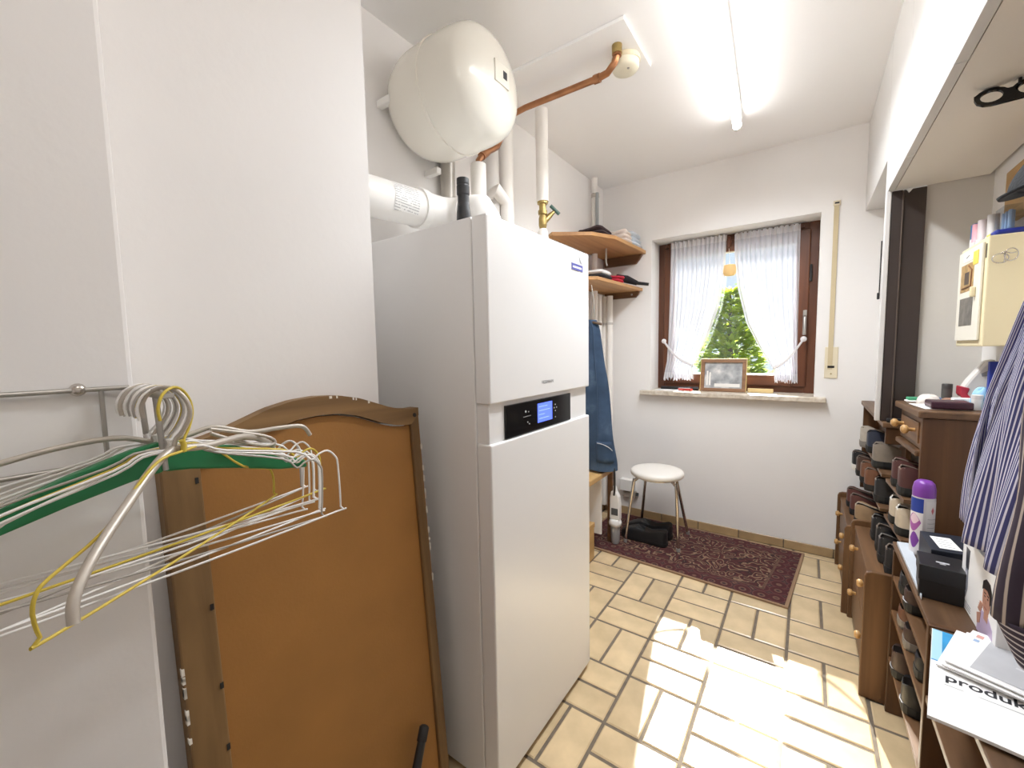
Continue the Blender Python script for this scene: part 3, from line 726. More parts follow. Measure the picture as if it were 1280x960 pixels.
def folded(name, label, cat, x0, x1, y0, y1, z, h, m, seed, group=None, stripes=None):
    """a softly folded cloth: rounded layered slab with wavy top"""
    r = random.Random(seed); t = thing(name, label, cat, ((x0+x1)/2, (y0+y1)/2, z), group)
    ph = [r.uniform(0, 6) for _ in range(4)]
    n = 3
    for k in range(n):
        za, zb = z + h*k/n, z + h*(k+1)/n
        mb = MB(); N = 22; ringn = 4
        cx, cy = (x0+x1)/2 + r.uniform(-.004, .004), (y0+y1)/2 + r.uniform(-.004, .004)
        def fn(u, v, za=za, zb=zb, cx=cx, cy=cy, k=k):
            a = 2*pi*u
            c, s_ = cos(a), sin(a)
            q = 0.32
            X = abs(c)**q*(1 if c > 0 else -1); Yq = abs(s_)**q*(1 if s_ > 0 else -1)
            prof = [(0.0, 0.0), (0.9, 0.0), (1.0, 0.5), (0.9, 1.0), (0.55, 1.0), (0.0, 1.0)]
            i = min(int(round(v*5)), 5); rad, hh = prof[i]
            w = 0.10*h*sin(3*X + ph[0] + k)*cos(2*Yq+ph[1])
            return (cx + X*rad*(x1-x0)/2*(1-0.03*k), cy + Yq*rad*(y1-y0)/2*(1-0.02*k), za + hh*(zb-za)*0.98 + (w if hh > 0.4 and k == n-1 else 0))
        mb.grid(fn, 28, 6, closeu=True)
        mb.build('fold', (stripes[k] if stripes else m), t, smooth=True)
    return t
NAVY = mat('dark_brown_cloth', (0.055, 0.035, 0.04), 0.95, bump=0.4, bscale=200)
LBLUE = mat('pale_blue_cloth', (0.55, 0.60, 0.66), 0.95, var=0.2, vscale=14, bump=0.3, bscale=150)
BEIGEC = mat('pale_pink_cloth', (0.70, 0.60, 0.54), 0.95, bump=0.3, bscale=150)
WCLOTH = mat('white_cloth', (0.76, 0.75, 0.74), 0.95, bump=0.3, bscale=150)
DCLOTH = mat('black_cloth', (0.02, 0.02, 0.024), 0.95, bump=0.3, bscale=150)
folded('folded_garment', 'dark brown folded garment at the left of the upper corner shelf', 'clothing', -1.20, -1.02, 2.40, 2.60, UZ+0.0225, 0.068, NAVY, 1)
folded('folded_garment', 'pale pink folded garment at the shelf edge beside the dark brown one', 'clothing', -1.12, -0.950, 2.61, 2.74, UZ+0.0225, 0.080, BEIGEC, 2)
folded('folded_garment', 'pale blue folded shirts on the upper corner shelf nearest the window', 'clothing', -1.18, -0.945, 2.745, 2.935, UZ+0.0225, 0.100, LBLUE, 3)
folded('folded_towel', 'white rolled towel with black stripes on the lower corner shelf', 'towel', -1.20, -1.045, 2.45, 2.64, LZ+0.0205, 0.075, WCLOTH, 4, stripes=[WCLOTH, DCLOTH, WCLOTH])
folded('folded_towel', 'red cloth on the lower corner shelf beside the white towel', 'towel', -1.18, -1.02, 2.66, 2.80, LZ+0.0205, 0.065, RED, 5)
um = thing('folding_umbrella', 'black folding umbrella lying on the lower shelf with its tip jutting past the edge', 'umbrella', (-1.0, 2.82, LZ+0.02))
MB().tube([(-1.10, 2.825, LZ+0.095), (-1.03, 2.835, LZ+0.075), (-0.96, 2.845, LZ+0.042)], [0.022, 0.026, 0.015], 12).build('canopy', DCLOTH, um, smooth=True)
MB().tube([(-0.965, 2.844, LZ+0.044), (-0.885, 2.855, LZ+0.028)], [0.012, 0.010], 10).build('handle', BLACK, um, smooth=True)

# ================================================================== JEANS, BENCH, STEP, SOCKET
def uvgrid(fn, nu, nv, name, m, parent, solid=0.0, ur=(0, 1), vr=(0, 1), smooth=True, sub=0):
    mb = MB().grid(fn, nu, nv)
    o = mb.build(name, m, parent, smooth=smooth, solid=solid, sub=sub)
    me = o.data; uv = me.uv_layers.new(name='UVMap')
    for lp in me.loops:
        i = lp.vertex_index % nu; j = lp.vertex_index // nu
        uv.data[lp.index].uv = (ur[0]+(ur[1]-ur[0])*i/(nu-1), vr[0]+(vr[1]-vr[0])*j/(nv-1))
    return o
def denim_f(n, l, t):
    a = n.new('ShaderNodeTexNoise'); a.inputs['Scale'].default_value = 9; a.inputs['Detail'].default_value = 8; l.new(t.outputs['Object'], a.inputs['Vector'])
    return a.outputs['Fac']
DENIM = ramp_mat('denim', [(0.3, (0.020, 0.042, 0.082)), (0.55, (0.034, 0.066, 0.122)), (0.75, (0.085, 0.135, 0.205))], denim_f, 0.9, bump=0.2)
DENIM_L = mat('denim_seam', (0.05, 0.085, 0.14), 0.9)
jn = thing('hanging_jeans', 'blue denim jeans hanging beside the boiler under the lower shelf', 'trousers', (-1.03, 2.30, 0.5))
JY = 2.30
jr = [(1.40, -1.025), (1.36, -1.005), (1.25, -0.985), (1.05, -0.948), (0.85, -0.925), (0.70, -0.905), (0.56, -0.885), (0.51, -0.884)]
def leg_fn(x_shift, y_shift, ztop, zbot, ph):
    def fn(u, v):
        z = ztop + (zbot-ztop)*v
        xr = lerp(jr, z) + x_shift; xl = -1.055 - 0.09*v + x_shift*0.5
        a = 2*pi*u
        w = (xr-xl)/2; cx = (xr+xl)/2
        fold = 0.010*sin(3*a + 5*v + ph)*(0.4+v) + 0.006*sin(14*v + 2*a + ph)
        return (cx + (w+fold*0.4)*cos(a), JY + y_shift + (0.035+0.03*v+fold)*sin(a), z)
    return fn
for k, (xs, ys_, zt, zb_, ph) in enumerate(((0.0, -0.005, 1.40, 0.515, 0.0), (-0.055, 0.06, 1.37, 0.56, 2.0))):
    lg = uvgrid(leg_fn(xs, ys_, zt, zb_, ph), 30, 30, 'trouser_leg', DENIM, jn)
    if k == 0:
        f = leg_fn(xs, ys_, zt, zb_, ph)
        MB().tube([Vector(f(0.80, v/14)) + Vector((0.002, -0.003, 0)) for v in range(15)], 0.0022, 5).build('side_seam', DENIM_L, lg)
        uvgrid(lambda u, v: tuple(Vector(f(0.78+0.16*u, 0.80+0.14*v)) + Vector((0.004, -0.006, 0))), 8, 6, 'pocket', DENIM, lg, solid=0.003)
        MB().tube([Vector(f(0.79+0.14*i/8, 0.81+0.05*(i/8)**2)) + Vector((0.006, -0.010, 0)) for i in range(9)], 0.0022, 5).build('pocket_stitch', mat('pale_stitch', (0.55, 0.56, 0.58), 0.9), lg)
MB().tube(smooth_path([(-1.06, JY, 1.385), (-1.02, JY-0.03, 1.383), (-0.985, JY, 1.372)], 4), 0.007, 6).build('belt', mat('brown_belt', (0.10, 0.06, 0.035), 0.6), jn, smooth=True)
MB().tube([(-1.03, JY, 1.40), (-1.03, JY, 1.47), (-1.035, JY, 1.53), (-1.05, JY+0.005, 1.605)], 0.003, 6).build('hook', STEEL, jn, smooth=True)
MB().tube(smooth_path([(-0.905, JY-0.01, 0.56), (-0.893, JY-0.03, 0.50), (-0.892, JY-0.03, 0.42), (-0.90, JY-0.02, 0.37)], 4), 0.006, 6).build('strap', BLACK, jn, smooth=True)

bn = thing('wooden_bench', 'small wooden bench under the hanging jeans behind the boiler', 'bench', (-1.08, 2.3, 0))
box(LX+0.016, -0.955, 1.95, 2.46, 0.470, 0.500).build('seat', PINE, bn, bevel=0.004)
for xx, yy in ((-0.985, 2.44), (-1.21, 2.44), (-1.21, 1.98), (-0.985, 1.98)):
    box(xx-0.016, xx+0.016, yy-0.016, yy+0.016, 0.0095 if yy > 2.3 else 0.001, 0.470).build('leg', SHELFD, bn, bevel=0.002)
box(-1.215, -0.99, 2.30, 2.315, 0.10, 0.44).build('white_board', WHITE_P, bn, bevel=0.002)
st = thing('step_stool', 'low light wooden step beside the boiler foot, in front of the rug', 'stool', (-1.06, 2.1, 0))
box(-1.20, -0.985, 2.02, 2.20, 0.185, 0.215).build('top', PINE, st, bevel=0.003)
for xx in (-1.19, -0.997):
    box(xx-0.012, xx+0.012, 2.03, 2.19, 0.001, 0.185).build('side', PINE, st, bevel=0.002)

sk = thing('wall_socket', 'small white junction box on the back wall behind the stool', 'socket', (-1.04, BY, 0.15))
box(-1.10, -0.995, BY-0.05, BY-0.0005, 0.185, 0.27).build('cover', WHITE_P, sk, bevel=0.004)
box(-1.08, -0.99, BY-0.035, BY-0.0005, 0.135, 0.184).build('lower_block', mat('warm_grey_plastic', (0.35, 0.30, 0.25), 0.5), sk, bevel=0.004)
MB().tube([(-0.99, BY-0.02, 0.165), (-0.972, BY-0.02, 0.165)], 0.013, 10).build('valve_knob', BLACK, sk, smooth=True)

hv = thing('handheld_cleaner', 'white and grey handheld cleaner standing upright on the rug beside the stool', 'cleaner', (-0.945, 2.44, 0.011))
HX, HY = -0.948, 2.425
MB().lathe([(0.022, 0), (0.026, 0.01), (0.029, 0.10), (0.031, 0.112)], (HX, HY, 0.011), 2, 18).build('nozzle', mat('pale_grey_plastic', (0.40, 0.41, 0.42), 0.4), hv, smooth=True)
MB().lathe([(0.031, 0.112), (0.039, 0.118), (0.040, 0.135), (0.035, 0.15), (0.030, 0.155)], (HX, HY, 0.011), 2, 18).build('ring', WHITE_P, hv, smooth=True)
MB().prism([(HX-0.032, 0.166), (HX+0.034, 0.166), (HX+0.034, 0.255), (HX+0.026, 0.315), (HX+0.008, 0.345), (HX-0.022, 0.345), (HX-0.03, 0.30), (HX-0.03, 0.258)], 1, HY-0.02, HY+0.02).build('body', WHITE_P, hv, bevel=0.006)
box(HX-0.020, HX+0.024, HY-0.022, HY+0.0, 0.195, 0.240).build('window', mat('smoke_plastic', (0.10, 0.10, 0.10), 0.25), hv, bevel=0.003)
MB().tube([(HX, HY, 0.340), (HX-0.004, HY, 0.375)], [0.014, 0.010], 12).build('grip_end', WHITE_P, hv, smooth=True)

# ================================================================== STOOL, RUG, SHOES UNDER IT
def rug_f(n, l, t):
    sp = n.new('ShaderNodeSeparateXYZ'); l.new(t.outputs['Generated'], sp.inputs[0])
    nz = n.new('ShaderNodeTexNoise'); nz.inputs['Scale'].default_value = 5.0; nz.inputs['Detail'].default_value = 3; l.new(t.outputs['Object'], nz.inputs['Vector'])
    ad = n.new('ShaderNodeMixRGB'); ad.blend_type = 'LINEAR_LIGHT'; ad.inputs[0].default_value = 0.16
    l.new(t.outputs['Object'], ad.inputs[1]); l.new(nz.outputs['Color'], ad.inputs[2])
    vo = n.new('ShaderNodeTexVoronoi'); vo.inputs['Scale'].default_value = 13; l.new(ad.outputs[0], vo.inputs['Vector'])
    mu = n.new('ShaderNodeMath'); mu.operation = 'MULTIPLY'; mu.inputs[1].default_value = 3.4; l.new(vo.outputs['Distance'], mu.inputs[0])
    fr = n.new('ShaderNodeMath'); fr.operation = 'FRACT'; l.new(mu.outputs[0], fr.inputs[0])
    return fr.outputs[0]
RUG = ramp_mat('rug_pattern', [(0.0, (0.055, 0.012, 0.012)), (0.36, (0.085, 0.022, 0.019)), (0.46, (0.25, 0.165, 0.105)), (0.60, (0.20, 0.115, 0.07)), (0.68, (0.018, 0.010, 0.012)), (1.0, (0.065, 0.014, 0.013))], rug_f, 1.0, bump=0.5)
def rug_b(n, l, t):
    ma = n.new('ShaderNodeMapping'); ma.inputs['Location'].default_value = (0.02, 0.03, 0)
    l.new(t.outputs['Object'], ma.inputs['Vector'])
    vo = n.new('ShaderNodeTexVoronoi'); vo.inputs['Scale'].default_value = 14; vo.inputs['Randomness'].default_value = 0.35; l.new(ma.outputs[0], vo.inputs['Vector'])
    mu = n.new('ShaderNodeMath'); mu.operation = 'MULTIPLY'; mu.inputs[1].default_value = 2.0; l.new(vo.outputs['Distance'], mu.inputs[0])
    fr = n.new('ShaderNodeMath'); fr.operation = 'FRACT'; l.new(mu.outputs[0], fr.inputs[0])
    return fr.outputs[0]
RUGB = ramp_mat('rug_border', [(0.0, (0.13, 0.045, 0.04)), (0.25, (0.026, 0.011, 0.015)), (0.45, (0.17, 0.085, 0.06)), (0.58, (0.055, 0.012, 0.013)), (1.0, (0.07, 0.014, 0.015))], rug_b, 1.0, bump=0.4)
EDGE = mat('rug_binding', (0.30, 0.19, 0.11), 1.0, bump=0.5, bscale=300)
RC = [(-1.17, 2.305), (-0.035, 2.240), (0.025, 2.900), (-1.15, 2.925)]
def inset(q, d):
    cx = sum(p[0] for p in q)/4; cy = sum(p[1] for p in q)/4; out = []
    for x, y in q: out.append((x + (d if x < cx else -d), y + (d if y < cy else -d)))
    return out
def ring(q0, q1, z0, z1, mb):
    for i in range(4):
        j = (i+1) % 4
        mb.prism([q0[i], q0[j], q1[j], q1[i]], 2, z0, z1)
    return mb
rg = thing('rug', 'dark red patterned rug on the tiles under the window', 'rug', (-0.58, 2.6, 0))
q1, q2 = inset(RC, 0.014), inset(RC, 0.105)
ring(RC, q1, 0.0005, 0.0085, MB()).build('binding', EDGE, rg)
ring(q1, q2, 0.0005, 0.0095, MB()).build('border', RUGB, rg)
q3 = inset(q2, 0.012)
ring(q2, q3, 0.0005, 0.0095, MB()).build('guard_stripe', mat('rug_guard', (0.11, 0.055, 0.038), 1.0, var=0.5, vscale=60), rg)
MB().prism(q3, 2, 0.0005, 0.0095).build('field', RUG, rg)

SXc, SYc = -0.745, 2.60
sto = thing('round_stool', 'round white stool with four chrome legs standing on the rug', 'stool', (SXc, SYc, 0.010))
MB().lathe([(0.150, 0), (0.158, 0.008), (0.158, 0.026), (0.150, 0.036), (0.12, 0.041), (0.05, 0.043)], (SXc, SYc, 0.432), 2, 40).build('seat', mat('white_vinyl', (0.80, 0.76, 0.70), 0.4), sto, smooth=True)
MB().lathe([(0.125, 0), (0.125, 0.012)], (SXc, SYc, 0.421), 2, 32).build('seat_ring', CHROME, sto)
for fx, fy in ((-0.90, 2.470), (-0.592, 2.520), (-0.895, 2.76), (-0.60, 2.80)):
    d = Vector((fx-SXc, fy-SYc, 0)); d.normalize()
    a = Vector((SXc, SYc, 0))
    p = [a + d*0.085 + Vector((0, 0, 0.426)), a + d*0.115 + Vector((0, 0, 0.424)), a + d*0.140 + Vector((0, 0, 0.408)), a + d*0.152 + Vector((0, 0, 0.38)), Vector((fx, fy, 0.012))]
    lgo = MB().tube(smooth_path(p, 5), 0.0095, 12).build('leg', CHROME, sto, smooth=True)
    MB().tube([(fx, fy, 0.010), (fx-d.x*0.002, fy-d.y*0.002, 0.03)], 0.0115, 12).build('foot', mat('grey_rubber', (0.25, 0.23, 0.21), 0.7), lgo, smooth=True)

# shoes ---------------------------------------------------------------------------------
ST = [0, .004, .012, .030, .06, .10, .14, .18, .22, .25, .270, .280]
HW = [.013, .024, .031, .036, .036, .036, .038, .042, .043, .038, .026, .010]
HT = [.062, .073, .079, .079, .069, .059, .062, .064, .052, .044, .036, .026]
OP = [0, .3, .8, 1, 1, 1, .6, 0, 0, 0, 0, 0]
def shoe_parts(up, so, li, height=1.0, sole=0.022, trim=None):
    """left shoe, heel at x=0, toe towards +x, sole on z=0"""
    p = {}
    cols = 15; mb = MB(); lin = MB()
    def sect(i):
        out = []
        w, h = HW[i]*1.0, HT[i]*height
        for k in range(cols):
            a = -1 + 2*k/(cols-1)
            b = abs(a); s = 1 if a > 0 else -1
            if b > 0.45:
                q = (b-0.45)/0.55
                y = s*w*(0.80+0.24*sin(q*pi/2)); z = sole*0.7 + (h-sole*0.7)*(1-q**1.5)*0.96
            else:
                q = b/0.45
                y = s*w*0.80*q; zt = h*(0.96+0.06*(1-q*q)); zd = sole+0.012
                z = zt*(1-OP[i]) + (zd + (h*0.94-zd)*q**6)*OP[i] if OP[i] else zt
            out.append((ST[i], y, z))
        return out
    S = [sect(i) for i in range(len(ST))]
    vs = [v for s in S for v in s]
    fu, fl_ = [], []
    for i in range(len(ST)-1):
        for k in range(cols-1):
            f = (i*cols+k, i*cols+k+1, (i+1)*cols+k+1, (i+1)*cols+k)
            mid = abs(-1 + 2*(k+0.5)/(cols-1)) < 0.40
            (fl_ if mid and OP[i] + OP[i+1] > 1.0 else fu).append(f)
    fu.append(tuple(range(cols))); fu.append(tuple(range((len(ST)-1)*cols+cols-1, (len(ST)-1)*cols-1, -1)))
    mb.add(vs, fu); lin.add(vs, fl_)
    sm = MB(); out = []
    N = len(ST)
    for z, g in ((0.0, 0.94), (sole*0.35, 1.05), (sole, 1.07)):
        for i in range(N): out.append((ST[i]*1.012-0.002 if z else ST[i], HW[i]*g, z))
        for i in range(N-1, -1, -1): out.append((ST[i]*1.012-0.002 if z else ST[i], -HW[i]*g, z))
    M = 2*N; fs = [tuple(range(M-1, -1, -1)), tuple(range(2*M, 3*M))]
    for a in range(2):
        for k in range(M): fs.append((a*M+k, a*M+(k+1) % M, (a+1)*M+(k+1) % M, (a+1)*M+k))
    sm.add(out, fs)
    tr = None
    if trim is not None:
        tr = MB().tube([(S[i][k][0]-0.0015, S[i][k][1]*1.02, S[i][k][2]+0.001) for i, k in ((6, 4), (5, 4), (4, 4), (3, 4), (2, 4), (1, 5), (1, 7), (1, 9), (2, 10), (3, 10), (4, 10), (5, 10), (6, 10))], 0.0028, 6)
    return mb, sm, lin, tr
def shoe(label, up, so, x, y, z, rz=0, height=1.0, sole=0.022, trim=None, group='shoes on the shoe shelves', scale=1.0, li=None):
    t = bpy.data.objects.new('shoe', None); COL.objects.link(t); t['org'] = (0, 0, 0); t.empty_display_size = 0.04
    tag(t, label, 'shoe', group)
    mb, sm, lin, tr = shoe_parts(up, so, li, height, sole, trim)
    u = mb.build('upper', up, t, smooth=True); sm.build('sole', so, t, bevel=0.0)
    lin.build('lining', li or mat('shoe_lining', (0.035, 0.025, 0.02), 0.9), t, smooth=True)
    if tr: tr.build('collar_trim', trim, t, smooth=True)
    t.location = (x, y, z); t.rotation_euler.z = radians(rz); t.scale = (scale,)*3
    return t
def leather(name, c, r=0.45): return mat(name, c, r, var=0.15, vscale=25, bump=0.15, bscale=90)
L_BLK = leather('black_leather', (0.012, 0.012, 0.014)); L_BRN = leather('brown_leather', (0.145, 0.058, 0.028)); L_DKB = leather('dark_brown_leather', (0.055, 0.028, 0.02))
L_MAR = leather('maroon_leather', (0.075, 0.024, 0.022)); L_BURG = leather('burgundy_leather', (0.10, 0.032, 0.026)); L_TAN = leather('tan_leather', (0.36, 0.235, 0.13))
L_TAUPE = leather('taupe_leather', (0.20, 0.165, 0.13)); L_CREAM = leather('cream_leather', (0.52, 0.44, 0.34)); L_GRYB = leather('grey_beige_leather', (0.42, 0.37, 0.31)); L_NAVY = leather('navy_leather', (0.018, 0.024, 0.045))
S_BLK = mat('black_sole', (0.012, 0.012, 0.012), 0.7); S_WHT = mat('white_sole', (0.68, 0.66, 0.62), 0.6); S_BEI = mat('beige_sole', (0.50, 0.42, 0.28), 0.7); S_GRY = mat('grey_sole', (0.20, 0.18, 0.16), 0.7)
shoe('black shoe on the rug under the stool, the one in front', L_BLK, S_BLK, -0.665, 2.545, 0.0105, 176, 1.35, group='black shoes under the stool', scale=1.04)
shoe('black shoe on the rug under the stool, the one behind', L_BLK, S_BLK, -0.665, 2.662, 0.0105, 178, 1.35, group='black shoes under the stool', scale=1.04)

# ================================================================== WINDOW DRESSING AND SILL THINGS
CYW = FYW - 0.045
SHEER = sheer('sheer_voile', (0.78, 0.78, 0.83), 0.24, 0.01)
LACE = sheer('lace', (0.82, 0.81, 0.83), 0.12, 0.02)
cro = thing('curtain_rod', 'thin dark rod with centre knob holding the two white curtains', 'curtain rod', (-0.42, CYW, 1.93))
MB().tube([(-0.83, CYW+0.016, 1.936), (-0.045, CYW+0.016, 1.936)], 0.0045, 10).build('rod', WINW, cro, smooth=True)
MB().lathe([(0.006, 0), (0.011, 0.008), (0.006, 0.018), (0.012, 0.03), (0.016, 0.045), (0.009, 0.058), (0.012, 0.07), (0.004, 0.078)], (-0.437, CYW-0.004, 1.865), 2, 16).build('knob', WINW, cro, smooth=True)
for xx in (-0.83, -0.045): box(xx-0.008, xx+0.008, CYW-0.006, FYW-0.019, 1.928, 1.944).build('bracket', WINW, cro)
def curtain(label, tabo, tabi, side):
    t = thing('curtain', label, 'curtain', (tabo[0][1], CYW, 1.0))
    ph = 1.3 if side > 0 else 0.2
    def fn(u, v):
        z = 1.955 - v*0.945
        xo, xi = lerp(tabo, z), lerp(tabi, z)
        tie = max(0.0, 1 - abs(z-1.13)/0.5)
        a = 0.010*(1-0.35*tie) + (0.004 if v > 0.9 else 0)
        k = 2*pi*u*13 + ph + 1.2*sin(2.3*u*pi + 1.5*v)
        yy = CYW - 0.004 + a*sin(k) + 0.004*sin(k*0.37+2) - 0.018*tie*(u if side < 0 else u)
        zz = z + (0.008*sin(k*0.8) if v > 0.985 else 0)
        if v < 0.02: zz += 0.006*sin(k*2)
        return (xo + (xi-xo)*u + 0.003*cos(k), yy, zz)
    cl = uvgrid(fn, 170, 40, 'cloth', SHEER, t)
    uvgrid(lambda u, v: (lambda p: (p[0], p[1]-0.0015, p[2]))(fn(u, v*0.045)), 170, 4, 'gathered_heading', LACE, t)
    uvgrid(lambda u, v: (lambda p: (p[0], p[1]-0.0012, p[2] - (0.010*abs(sin(u*30)) if v > 0.6 else 0)))(fn(u, 0.955+v*0.045)), 170, 4, 'hem_lace', LACE, t)
    # tie-back: from the outer edge down round the gathered inner edge
    ends = (-0.838, 1.275, -0.640, 1.105) if side < 0 else (-0.020, 1.265, -0.170, 1.090)
    def tb(u, v):
        x = ends[0] + (ends[2]-ends[0])*u; z = ends[1] + (ends[3]-ends[1])*(u**1.0) - 0.03*sin(pi*u)
        return (x, CYW - 0.026 - 0.012*sin(pi*u), z + (v-0.5)*0.022)
    uvgrid(tb, 20, 3, 'tie_back', LACE, t, solid=0.003)
    MB().lathe([(0.012, -0.008), (0.017, 0), (0.012, 0.008)], (ends[0], CYW-0.02, ends[1]), 1, 12).build('tie_rosette', LACE, t, smooth=True)
curtain('white sheer curtain on the left of the window, tied back to the left', [(1.96, -0.805), (1.28, -0.815), (1.13, -0.822), (1.0, -0.846)], [(1.96, -0.452), (1.70, -0.462), (1.50, -0.488), (1.30, -0.552), (1.15, -0.618), (1.09, -0.648), (1.0, -0.640)], -1)
curtain('white sheer curtain on the right of the window, tied back to the right', [(1.96, -0.056), (1.28, -0.048), (1.13, -0.044), (1.0, -0.040)], [(1.96, -0.405), (1.80, -0.402), (1.60, -0.378), (1.38, -0.325), (1.22, -0.248), (1.08, -0.168), (1.0, -0.158)], 1)
orn = thing('hanging_ornament', 'small cream ornament hanging in the gap between the curtains', 'ornament', (-0.435, CYW, 1.70))
MB().lathe([(0.012, 0.075), (0.034, 0.07), (0.040, 0.045), (0.040, 0.02), (0.030, 0.004), (0.006, 0.0)], (-0.432, CYW+0.012, 1.690), 2, 20).build('shade', sheer('cream_glass', (0.80, 0.60, 0.30), 0.05, 0.12), orn, smooth=True)
MB().tube([(-0.432, CYW+0.012, 1.765), (-0.437, CYW, 1.866)], 0.0012, 5).build('thread', PAPER, orn)

SZ = WZ0 + 0.0005
pf_ = thing('picture_frame', 'small wooden picture frame with a grey landscape print standing on the sill', 'picture frame', (-0.45, 3.0, SZ))
def pfr(mb):
    c = (-0.450, 3.035)
    out = []
    for x, y, z in mb.v:
        y2 = y + 0.20*z; x2 = x
        a = radians(1.0)
        out.append((c[0] + x2*cos(a) - y2*sin(a), c[1] + x2*sin(a) + y2*cos(a), SZ + z)); 
    mb.v = out; return mb
PW, PH = 0.134, 0.212
FR1 = wood('frame_wood', (0.16, 0.075, 0.032), (0.30, 0.155, 0.075), 'X')
for g, b in (('X', (-PW, PW, 0, 0.022)), ('X', (-PW, PW, PH-0.022, PH)), ('Z', (-PW, -PW+0.022, 0.022, PH-0.022)), ('Z', (PW-0.022, PW, 0.022, PH-0.022))):
    pfr(box(b[0], b[1], -0.016, 0, b[2], b[3])).build('frame_rail', FR1, pf_, bevel=0.003)
for g, b in (('X', (-PW-0.002, PW+0.002, PH-0.001, PH+0.004)), ('Z', (PW-0.001, PW+0.004, 0.0, PH+0.004)), ('Z', (-PW-0.004, -PW+0.001, 0.0, PH+0.004))):
    pfr(box(b[0], b[1], -0.013, 0.004, b[2], b[3])).build('gilt_edge', mat('gilt', (0.55, 0.42, 0.18), 0.4, 0.5), pf_)
def print_f(n, l, t):
    a = n.new('ShaderNodeTexNoise'); a.inputs['Scale'].default_value = 16; a.inputs['Detail'].default_value = 7; l.new(t.outputs['Object'], a.inputs['Vector'])
    return a.outputs['Fac']
pfr(box(-PW+0.021, PW-0.021, -0.004, 0, 0.021, PH-0.021)).build('print', ramp_mat('grey_landscape', [(0.32, (0.24, 0.25, 0.26)), (0.5, (0.42, 0.43, 0.44)), (0.68, (0.74, 0.72, 0.69))], print_f, 0.35), pf_)
for xx, hh in ((-0.10, 0.095), (-0.084, 0.085)):
    pfr(box(xx, xx+0.010, -0.0055, -0.0038, 0.04, 0.04+hh)).build('print_birch', mat('pale_print', (0.80, 0.78, 0.74), 0.4), pf_)
pfr(box(-0.05, 0.10, -0.0055, -0.0038, 0.03, 0.052)).build('print_snow', mat('pale_print', (0.80, 0.78, 0.74), 0.4), pf_)
pfr(box(-0.03, 0.03, 0.0, 0.02, 0.0, 0.12)).build('back_strut', SHELFD, pf_)

sc1 = thing('letter', 'white envelope lying at the left end of the window sill', 'letter', (-0.79, 2.99, SZ))
MB().prism([(-0.865, 2.955), (-0.69, 2.945), (-0.68, 3.005), (-0.86, 3.02)], 2, SZ, SZ+0.004).build('envelope', PAPER, sc1)
box(-0.76, -0.70, 2.968, 2.972, SZ+0.004, SZ+0.0045).build('printed_line', GREYINK, sc1)
tag(MB().tube([(-0.845, 3.035, SZ+0.0125), (-0.70, 3.03, SZ+0.0125), (-0.60, 3.045, SZ+0.0125)], 0.012, 10).build('glasses_case', BLACK, None, smooth=True), 'black slim spectacle case on the window sill behind the envelope', 'case')
kn = thing('pocket_knife', 'red penknife on the window sill left of the picture frame', 'knife', (-0.665, 2.985, SZ))
MB().tube([(-0.715, 2.975, SZ+0.0095), (-0.665, 2.985, SZ+0.0095), (-0.625, 2.965, SZ+0.0095)], 0.009, 10).build('handle', mat('red_plastic', (0.55, 0.05, 0.04), 0.35), kn, smooth=True)
box(-0.71, -0.64, 2.972, 2.982, SZ+0.018, SZ+0.020).build('scale_plate', PAPER, kn)
tag(MB().box(-0.305, -0.165, 3.04, 3.06, SZ, SZ+0.026).build('wooden_ruler', mat('yellow_wood', (0.66, 0.50, 0.24), 0.5), None, bevel=0.002), 'short yellow wooden strip on the sill to the right of the picture frame', 'ruler')

ss = thing('shutter_strap', 'beige roller shutter strap on the wall to the right of the window', 'strap', (0.108, BY, 1.04))
box(0.096, 0.118, BY-0.007, BY-0.004, 1.09, 1.995).build('belt', mat('beige_webbing', (0.60, 0.50, 0.32), 0.9, bump=0.3, bscale=200), ss)
box(0.092, 0.124, BY-0.010, BY-0.0005, 1.985, 2.012).build('guide', IVORY, ss, bevel=0.002)
box(0.098, 0.118, BY-0.0115, BY-0.0095, 1.995, 2.003).build('guide_slot', BLACK, ss)
box(0.082, 0.142, BY-0.006, BY-0.0005, 1.040, 1.215).build('cover_plate', IVORY, ss, bevel=0.002)
box(0.096, 0.127, BY-0.0075, BY-0.0055, 1.098, 1.110).build('cover_slot', BLACK, ss)
MB().lathe([(0.004, 0), (0.003, -0.0015)], (0.113, BY-0.006, 1.065), 1, 10).build('screw', BRASS, ss)

# ================================================================== RIGHT SIDE: OVERHEAD CUPBOARDS
oc = thing('overhead_cupboard', 'long row of white overhead cupboards along the right wall', 'cupboard', (0.36, 1.3, 1.8))
box(0.251, RX-0.012, 0.20, 2.160, 1.802, 1.820).build('bottom_board', mat('white_underside', (0.76, 0.72, 0.665), 0.6), oc)
box(0.251, RX-0.001, 0.20, 2.160, 1.821, CH-0.0008).build('carcase', CABW, oc)
for y0, y1 in ((1.797, 2.190), (1.275, 1.793), (0.755, 1.271), (0.235, 0.751)):
    box(0.228, 0.249, y0, y1, 1.800, CH-0.001).build('door', CABW, oc, bevel=0.0015)
ec = thing('end_cupboard', 'short white cupboard in the corner by the window, set higher than the long row', 'cupboard', (0.36, 2.57, 1.93))
box(0.229, RX-0.001, 2.205, BY-0.001, 1.932, CH-0.0008).build('carcase', CABW, ec, bevel=0.0015)

